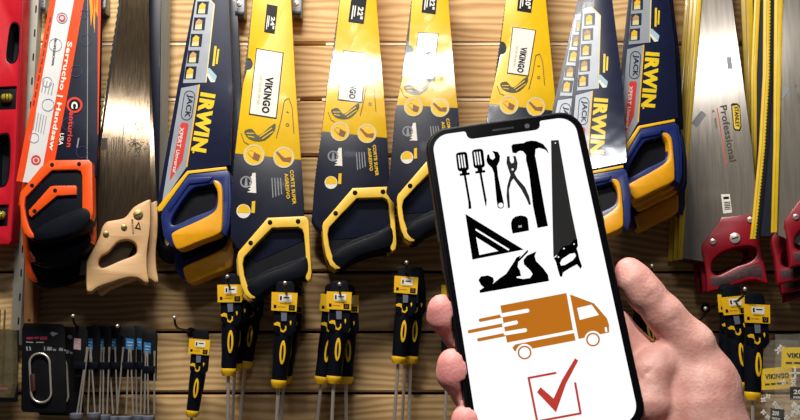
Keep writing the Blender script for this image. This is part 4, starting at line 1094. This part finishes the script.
icon('set_square_icon_slot', [seg(475.6, 229.4, 509, 250, 1.8)], M['scr'], o2)
icon('tape_icon', [[(511, 223), (512.4, 219), (515.4, 216.6), (521, 215.4), (525.6, 216.4), (527.6, 218.4), (528, 221), (529, 230.6), (512.6, 233.6), (511.4, 228)]])
icon('tape_icon_mark', [rrect(520, 226.4, 3.4, 2.2, .3, -8)], mat('grey_icon_pixels', '#8c8c8c', .6), o2)
icon('plane_icon', [[(478.4, 280), (481, 276.4), (488, 275.4), (493, 277.4), (494, 281), (492.6, 284), (500, 278), (506, 274), (514, 262), (516.6, 257.4), (521, 255.4), (518.6, 260), (517.6, 267), (520, 270.6), (521, 276), (516.6, 276.6), (516.6, 277.8), (523, 279), (530, 278), (532.6, 274), (530, 270), (524, 264.4), (523.4, 260), (527, 255.6), (536.4, 251.4), (534.6, 256), (536, 261), (543, 268), (548, 275), (549, 281), (480, 293), (479.4, 290.6), (484, 287.4), (481, 285)],
    [(527.6, 249.6), (528, 252), (520.4, 260), (517.6, 262.6), (518.4, 259.6)]])
amb = M['scro']
icon('truck_icon', [[(500.4, 305.6), (566.4, 293), (573, 330), (507, 342.6)], [(515.4, 344.4), (574, 333), (575.6, 340.4), (518, 351.4), (514.4, 351), (512.4, 347.6)],
    [(570, 294.4), (594, 303.4), (607, 318.4), (609, 325), (609.2, 332.4), (578.6, 339)], pill(480.4, 320.2, 501.4, 316, 3.4), pill(469.4, 331.6, 503, 325, 3.4), pill(478.8, 339.8, 505, 334.6, 3.4)], amb)
icon('truck_icon_cutout', [pill(502.2, 315.2, 527.4, 310.6, 4), pill(504, 325, 516, 322.4, 4), pill(505.6, 333.4, 525, 330.2, 4), [(577, 308), (591.6, 304.6), (599, 315), (579.8, 320)],
    rrect(606, 329.6, 2.2, 5, .8, -8), circ(524.6, 352.4, 8.6, 28), circ(593, 339.4, 8.6, 28)], M['scr'], o2)
icon('truck_icon_wheels', [ring(524.6, 352.6, 5.3, 6.9, 28), ring(593, 339.6, 5.3, 6.9, 28)], amb, o3)
cb = [(555.4, 373), (528.6, 378), (537.2, 421.4), (580.6, 413.4), (575.2, 383.2)]
icon('tick_icon', [pill(*a, *b, 2.2, 5) for a, b in zip(cb[:-1], cb[1:])] + [[(537, 392.2), (540.6, 387.2), (553.6, 398.6), (562, 380), (575, 358.2), (578.2, 360.6), (566, 384), (556, 412.4)]], M['scrr'])

# ------------------------------------------------------------------ the hand: one continuous skin from blended volumes
def J(px, py, off_mm, r_mm):
    u, v = plP.uv(px, py, off_mm / 1000)
    return (np.array([u * 1000, v * 1000, off_mm]), r_mm)
chains = [  # (joints, blend)
    [J(629, 271, -5, 6.2), J(635, 280, -5, 7.4), J(645, 293, -6, 7.9), J(664, 314, -9, 8.3), J(689, 346, -16, 11.2), J(697, 386, -24, 18.5), J(704, 440, -30, 21), J(704, 560, -36, 26), J(712, 700, -40, 29)],
    [J(674, 392, -30, 11), J(650, 367, -26, 9.6), J(612, 329, -20, 9.2), J(530, 330, -17.5, 8.6), J(478, 342, -17, 8.2), J(461, 333, -13, 8.2), J(444, 315, -6, 7.5), J(441.5, 307, -3.5, 5.6)],
    [J(664, 410, -29, 13), J(600, 388, -19.5, 9.8), J(530, 388, -18, 9.2), J(488, 400, -17.5, 8.6), J(473, 393, -13, 8.6), J(455, 372, -6, 8.0), J(452, 362, -3.5, 6.0)],
    [J(662, 450, -30, 13), J(600, 436, -19.5, 9.6), J(540, 438, -18, 9.0), J(500, 452, -17.5, 8.6), J(487, 447, -13, 8.6), J(469, 428, -6, 7.7), J(466, 418, -3.5, 6.0)],
    [J(662, 492, -30, 12), J(610, 482, -19, 8.4), J(550, 474, -17.5, 7.8), J(510, 474, -16.5, 7.4), J(488, 478, -8, 7.0), J(488, 484, -3.5, 6.4)],
]
palm = [[J(680, 396, -29, 11), J(690, 470, -32, 20), J(700, 560, -36, 24)], [J(662, 430, -30, 13), J(680, 520, -34, 20)], [J(660, 490, -31, 13), J(676, 560, -36, 22)],
        [J(650, 420, -27, 10), J(664, 470, -28, 14)], [J(688, 376, -23, 11), J(692, 404, -24, 16)]]
allj = [j for c in chains + palm for j in c]
lo = np.min([p - r for p, r in allj], axis=0) - 4; hi = np.max([p + r for p, r in allj], axis=0) + 4
lo[1] = max(lo[1], -165)
h = 1.15
nx, ny, nz = [int((hi[i] - lo[i]) / h) + 2 for i in range(3)]
gx = (lo[0] + h * np.arange(nx, dtype=np.float32))[:, None, None]; gy = (lo[1] + h * np.arange(ny, dtype=np.float32))[None, :, None]; gz = (lo[2] + h * np.arange(nz, dtype=np.float32))[None, None, :]
def cone_sdf(a, b, ra, rb):
    d = b - a; L2 = float(d @ d)
    px_, py_, pz_ = gx - a[0], gy - a[1], gz - a[2]
    t = np.clip((px_ * d[0] + py_ * d[1] + pz_ * d[2]) / L2, 0, 1)
    return np.sqrt((px_ - t * d[0]) ** 2 + (py_ - t * d[1]) ** 2 + (pz_ - t * d[2]) ** 2) - (ra + (rb - ra) * t)
def smin(a, b, k):
    hh = np.clip(.5 + .5 * (b - a) / k, 0, 1)
    return b + (a - b) * hh - k * hh * (1 - hh)
F = None
for c in chains:
    f = None
    for (a, ra), (b, rb) in zip(c[:-1], c[1:]):
        s = cone_sdf(a, b, ra, rb)
        f = s if f is None else smin(f, s, 3.0)
    F = f if F is None else smin(F, f, 4.0)
f = None
for c in palm:
    for (a, ra), (b, rb) in zip(c[:-1], c[1:]):
        s = cone_sdf(a, b, ra, rb); f = s if f is None else smin(f, s, 6.0)
F = smin(F, f, 6.0)
# fold of the thumb web lying over the index finger
web = [J(672, 352, -16, 6.5), J(661, 362, -14.5, 7.5), J(650, 373, -15, 8.5), J(648, 400, -17, 11)]
f = None
for (a, ra), (b, rb) in zip(web[:-1], web[1:]):
    s_ = cone_sdf(a, b, ra, rb); f = s_ if f is None else smin(f, s_, 5.0)
F = smin(F, f, 2.2)
# skin creases pressed in
def crease(pts, r):
    global F
    for (a, _), (b, _) in zip(pts[:-1], pts[1:]):
        s = cone_sdf(a, b, r, r)
        F = -smin(-F, s, 1.6)
crease([J(636, 372, -13.5, 1), J(643, 364, -13.5, 1), J(653, 356, -14, 1), J(665, 348, -14.5, 1)], 1.3)
crease([J(640, 384, -8, 1), J(648, 372, -6.8, 1), J(658, 364, -7, 1)], .2)
crease([J(668, 350, -7, 1), J(682, 357, -4.4, 1), J(700, 361, -5, 1)], .25)
crease([J(640, 306, 1.4, 1), J(648, 299, 2.2, 1), J(657, 290, .5, 1)], .2)
crease([J(660, 328, -1.0, 1), J(672, 322, -1.0, 1), J(682, 314, -4, 1)], .2)
# room for the phone the fingers close on
qx, qy, qz = np.abs(gx) - (PW * 500 - 1.6), np.abs(gy) - (PH * 500 - 1.6), np.abs(gz + PT * 500) - (PT * 500 - 1.6)
pb = np.sqrt(np.maximum(qx, 0) ** 2 + np.maximum(qy, 0) ** 2 + np.maximum(qz, 0) ** 2) + np.minimum(np.maximum(np.maximum(qx, qy), qz), 0) - 1.6
F = np.maximum(F, -(pb - .15))
def surface_nets(F):
    ins = F < 0
    c = [(i, j, k) for i in (0, 1) for j in (0, 1) for k in (0, 1)]
    sl = lambda A, o: A[o[0]:A.shape[0] - 1 + o[0], o[1]:A.shape[1] - 1 + o[1], o[2]:A.shape[2] - 1 + o[2]]
    cnt = sum(sl(ins, o).astype(np.int8) for o in c)
    act = (cnt > 0) & (cnt < 8)
    idx = np.argwhere(act); ids = -np.ones(act.shape, np.int64); ids[act] = np.arange(len(idx))
    acc = np.zeros((len(idx), 3)); num = np.zeros(len(idx))
    for o in c:
        for ax in range(3):
            if o[ax]: continue
            p = list(o); p[ax] = 1
            a = F[idx[:, 0] + o[0], idx[:, 1] + o[1], idx[:, 2] + o[2]]; b = F[idx[:, 0] + p[0], idx[:, 1] + p[1], idx[:, 2] + p[2]]
            m = (a < 0) != (b < 0); t = np.where(m, a / np.where(m, a - b, 1), 0)
            q = np.repeat(np.array([o], float), len(idx), 0); q[:, ax] += t
            acc[m] += q[m]; num[m] += 1
    vv = idx + acc / num[:, None]
    faces = []
    for ax in range(3):
        u, w = [a for a in range(3) if a != ax]
        s0 = [slice(1, -1)] * 3; s1 = [slice(1, -1)] * 3
        s0[ax] = slice(0, -1); s1[ax] = slice(1, None)
        e = np.argwhere(ins[tuple(s0)] != ins[tuple(s1)])
        off = np.array([1, 1, 1]); off[ax] = 0; e = e + off
        inside = ins[e[:, 0], e[:, 1], e[:, 2]]
        Q = []
        for du, dw in ((-1, -1), (0, -1), (0, 0), (-1, 0)):
            p = e.copy(); p[:, u] += du; p[:, w] += dw
            Q.append(ids[p[:, 0], p[:, 1], p[:, 2]])
        Q = np.stack(Q, 1); fl = inside if ax != 1 else ~inside
        Q[~fl] = Q[~fl][:, ::-1]
        faces.append(Q)
    fc = np.concatenate(faces); return vv, fc[(fc >= 0).all(1)]
vv, ff = surface_nets(F.astype(np.float32))
loc = lo + vv * h
base = plP.at(.012, -.16, -.036)
E1, E2, EN, P0 = [np.array(x) for x in (plP.e1, plP.e2, plP.n, plP.p0)]
wco = P0 + (loc[:, :1] * E1 + loc[:, 1:2] * E2 + loc[:, 2:] * EN) / 1000 - np.array(base)
me = bpy.data.meshes.new('hand')
me.from_pydata(wco.tolist(), [], ff.tolist()); me.update()
for p in me.polygons: p.use_smooth = True
# blood-flushed tips of thumb and fingers
tips = [(chains[0][0][0], 7), (chains[1][-2][0], 13), (chains[2][-2][0], 14), (chains[3][-2][0], 14)]
bl = np.zeros(len(loc))
for c, r in tips: bl = np.maximum(bl, np.clip(1 - np.linalg.norm(loc - c, axis=1) / (r * 1.3), 0, 1))
at = me.color_attributes.new('flush', 'FLOAT_COLOR', 'POINT')
at.data.foreach_set('color', np.stack([bl, bl, bl, np.ones_like(bl)], 1).astype(np.float32).ravel())
sk = bpy.data.materials.new('skin'); sk.use_nodes = True
N = sk.node_tree.nodes; L = sk.node_tree.links; b = N['Principled BSDF']
tc = N.new('ShaderNodeTexCoord'); nz = N.new('ShaderNodeTexNoise'); nz.inputs['Scale'].default_value = 90; nz.inputs['Detail'].default_value = 5
L.new(tc.outputs['Object'], nz.inputs['Vector'])
rp = N.new('ShaderNodeValToRGB'); rp.color_ramp.elements[0].position = .32; rp.color_ramp.elements[1].position = .68
rp.color_ramp.elements[0].color = lin('#c98a7c') + (1,); rp.color_ramp.elements[1].color = lin('#e6b3a5') + (1,)
L.new(nz.outputs['Fac'], rp.inputs['Fac'])
ca = N.new('ShaderNodeVertexColor'); ca.layer_name = 'flush'
mx = N.new('ShaderNodeMix'); mx.data_type = 'RGBA'; L.new(ca.outputs['Color'], mx.inputs['Factor']); L.new(rp.outputs['Color'], mx.inputs['A']); mx.inputs['B'].default_value = lin('#dc7f80') + (1,)
L.new(mx.outputs['Result'], b.inputs['Base Color'])
b.inputs['Roughness'].default_value = .58; b.inputs['Subsurface Weight'].default_value = .12
b.inputs['Subsurface Radius'].default_value = (.5, .2, .12); b.inputs['Subsurface Scale'].default_value = .006
vo = N.new('ShaderNodeTexVoronoi'); vo.inputs['Scale'].default_value = 700; L.new(tc.outputs['Object'], vo.inputs['Vector'])
n3 = N.new('ShaderNodeTexNoise'); n3.inputs['Scale'].default_value = 260; n3.inputs['Detail'].default_value = 4; L.new(tc.outputs['Object'], n3.inputs['Vector'])
ma = N.new('ShaderNodeMath'); ma.operation = 'MULTIPLY_ADD'; ma.inputs[1].default_value = .45; L.new(vo.outputs['Distance'], ma.inputs[0]); L.new(n3.outputs['Fac'], ma.inputs[2])
bp = N.new('ShaderNodeBump'); bp.inputs['Strength'].default_value = .4; bp.inputs['Distance'].default_value = .0006
L.new(ma.outputs[0], bp.inputs['Height']); L.new(bp.outputs['Normal'], b.inputs['Normal'])
me.materials.append(sk)
ho = bpy.data.objects.new('hand', me); col.objects.link(ho); ho.location = base
ho['label'] = 'bare right hand gripping the smartphone, thumb along its edge'; ho['category'] = 'hand'
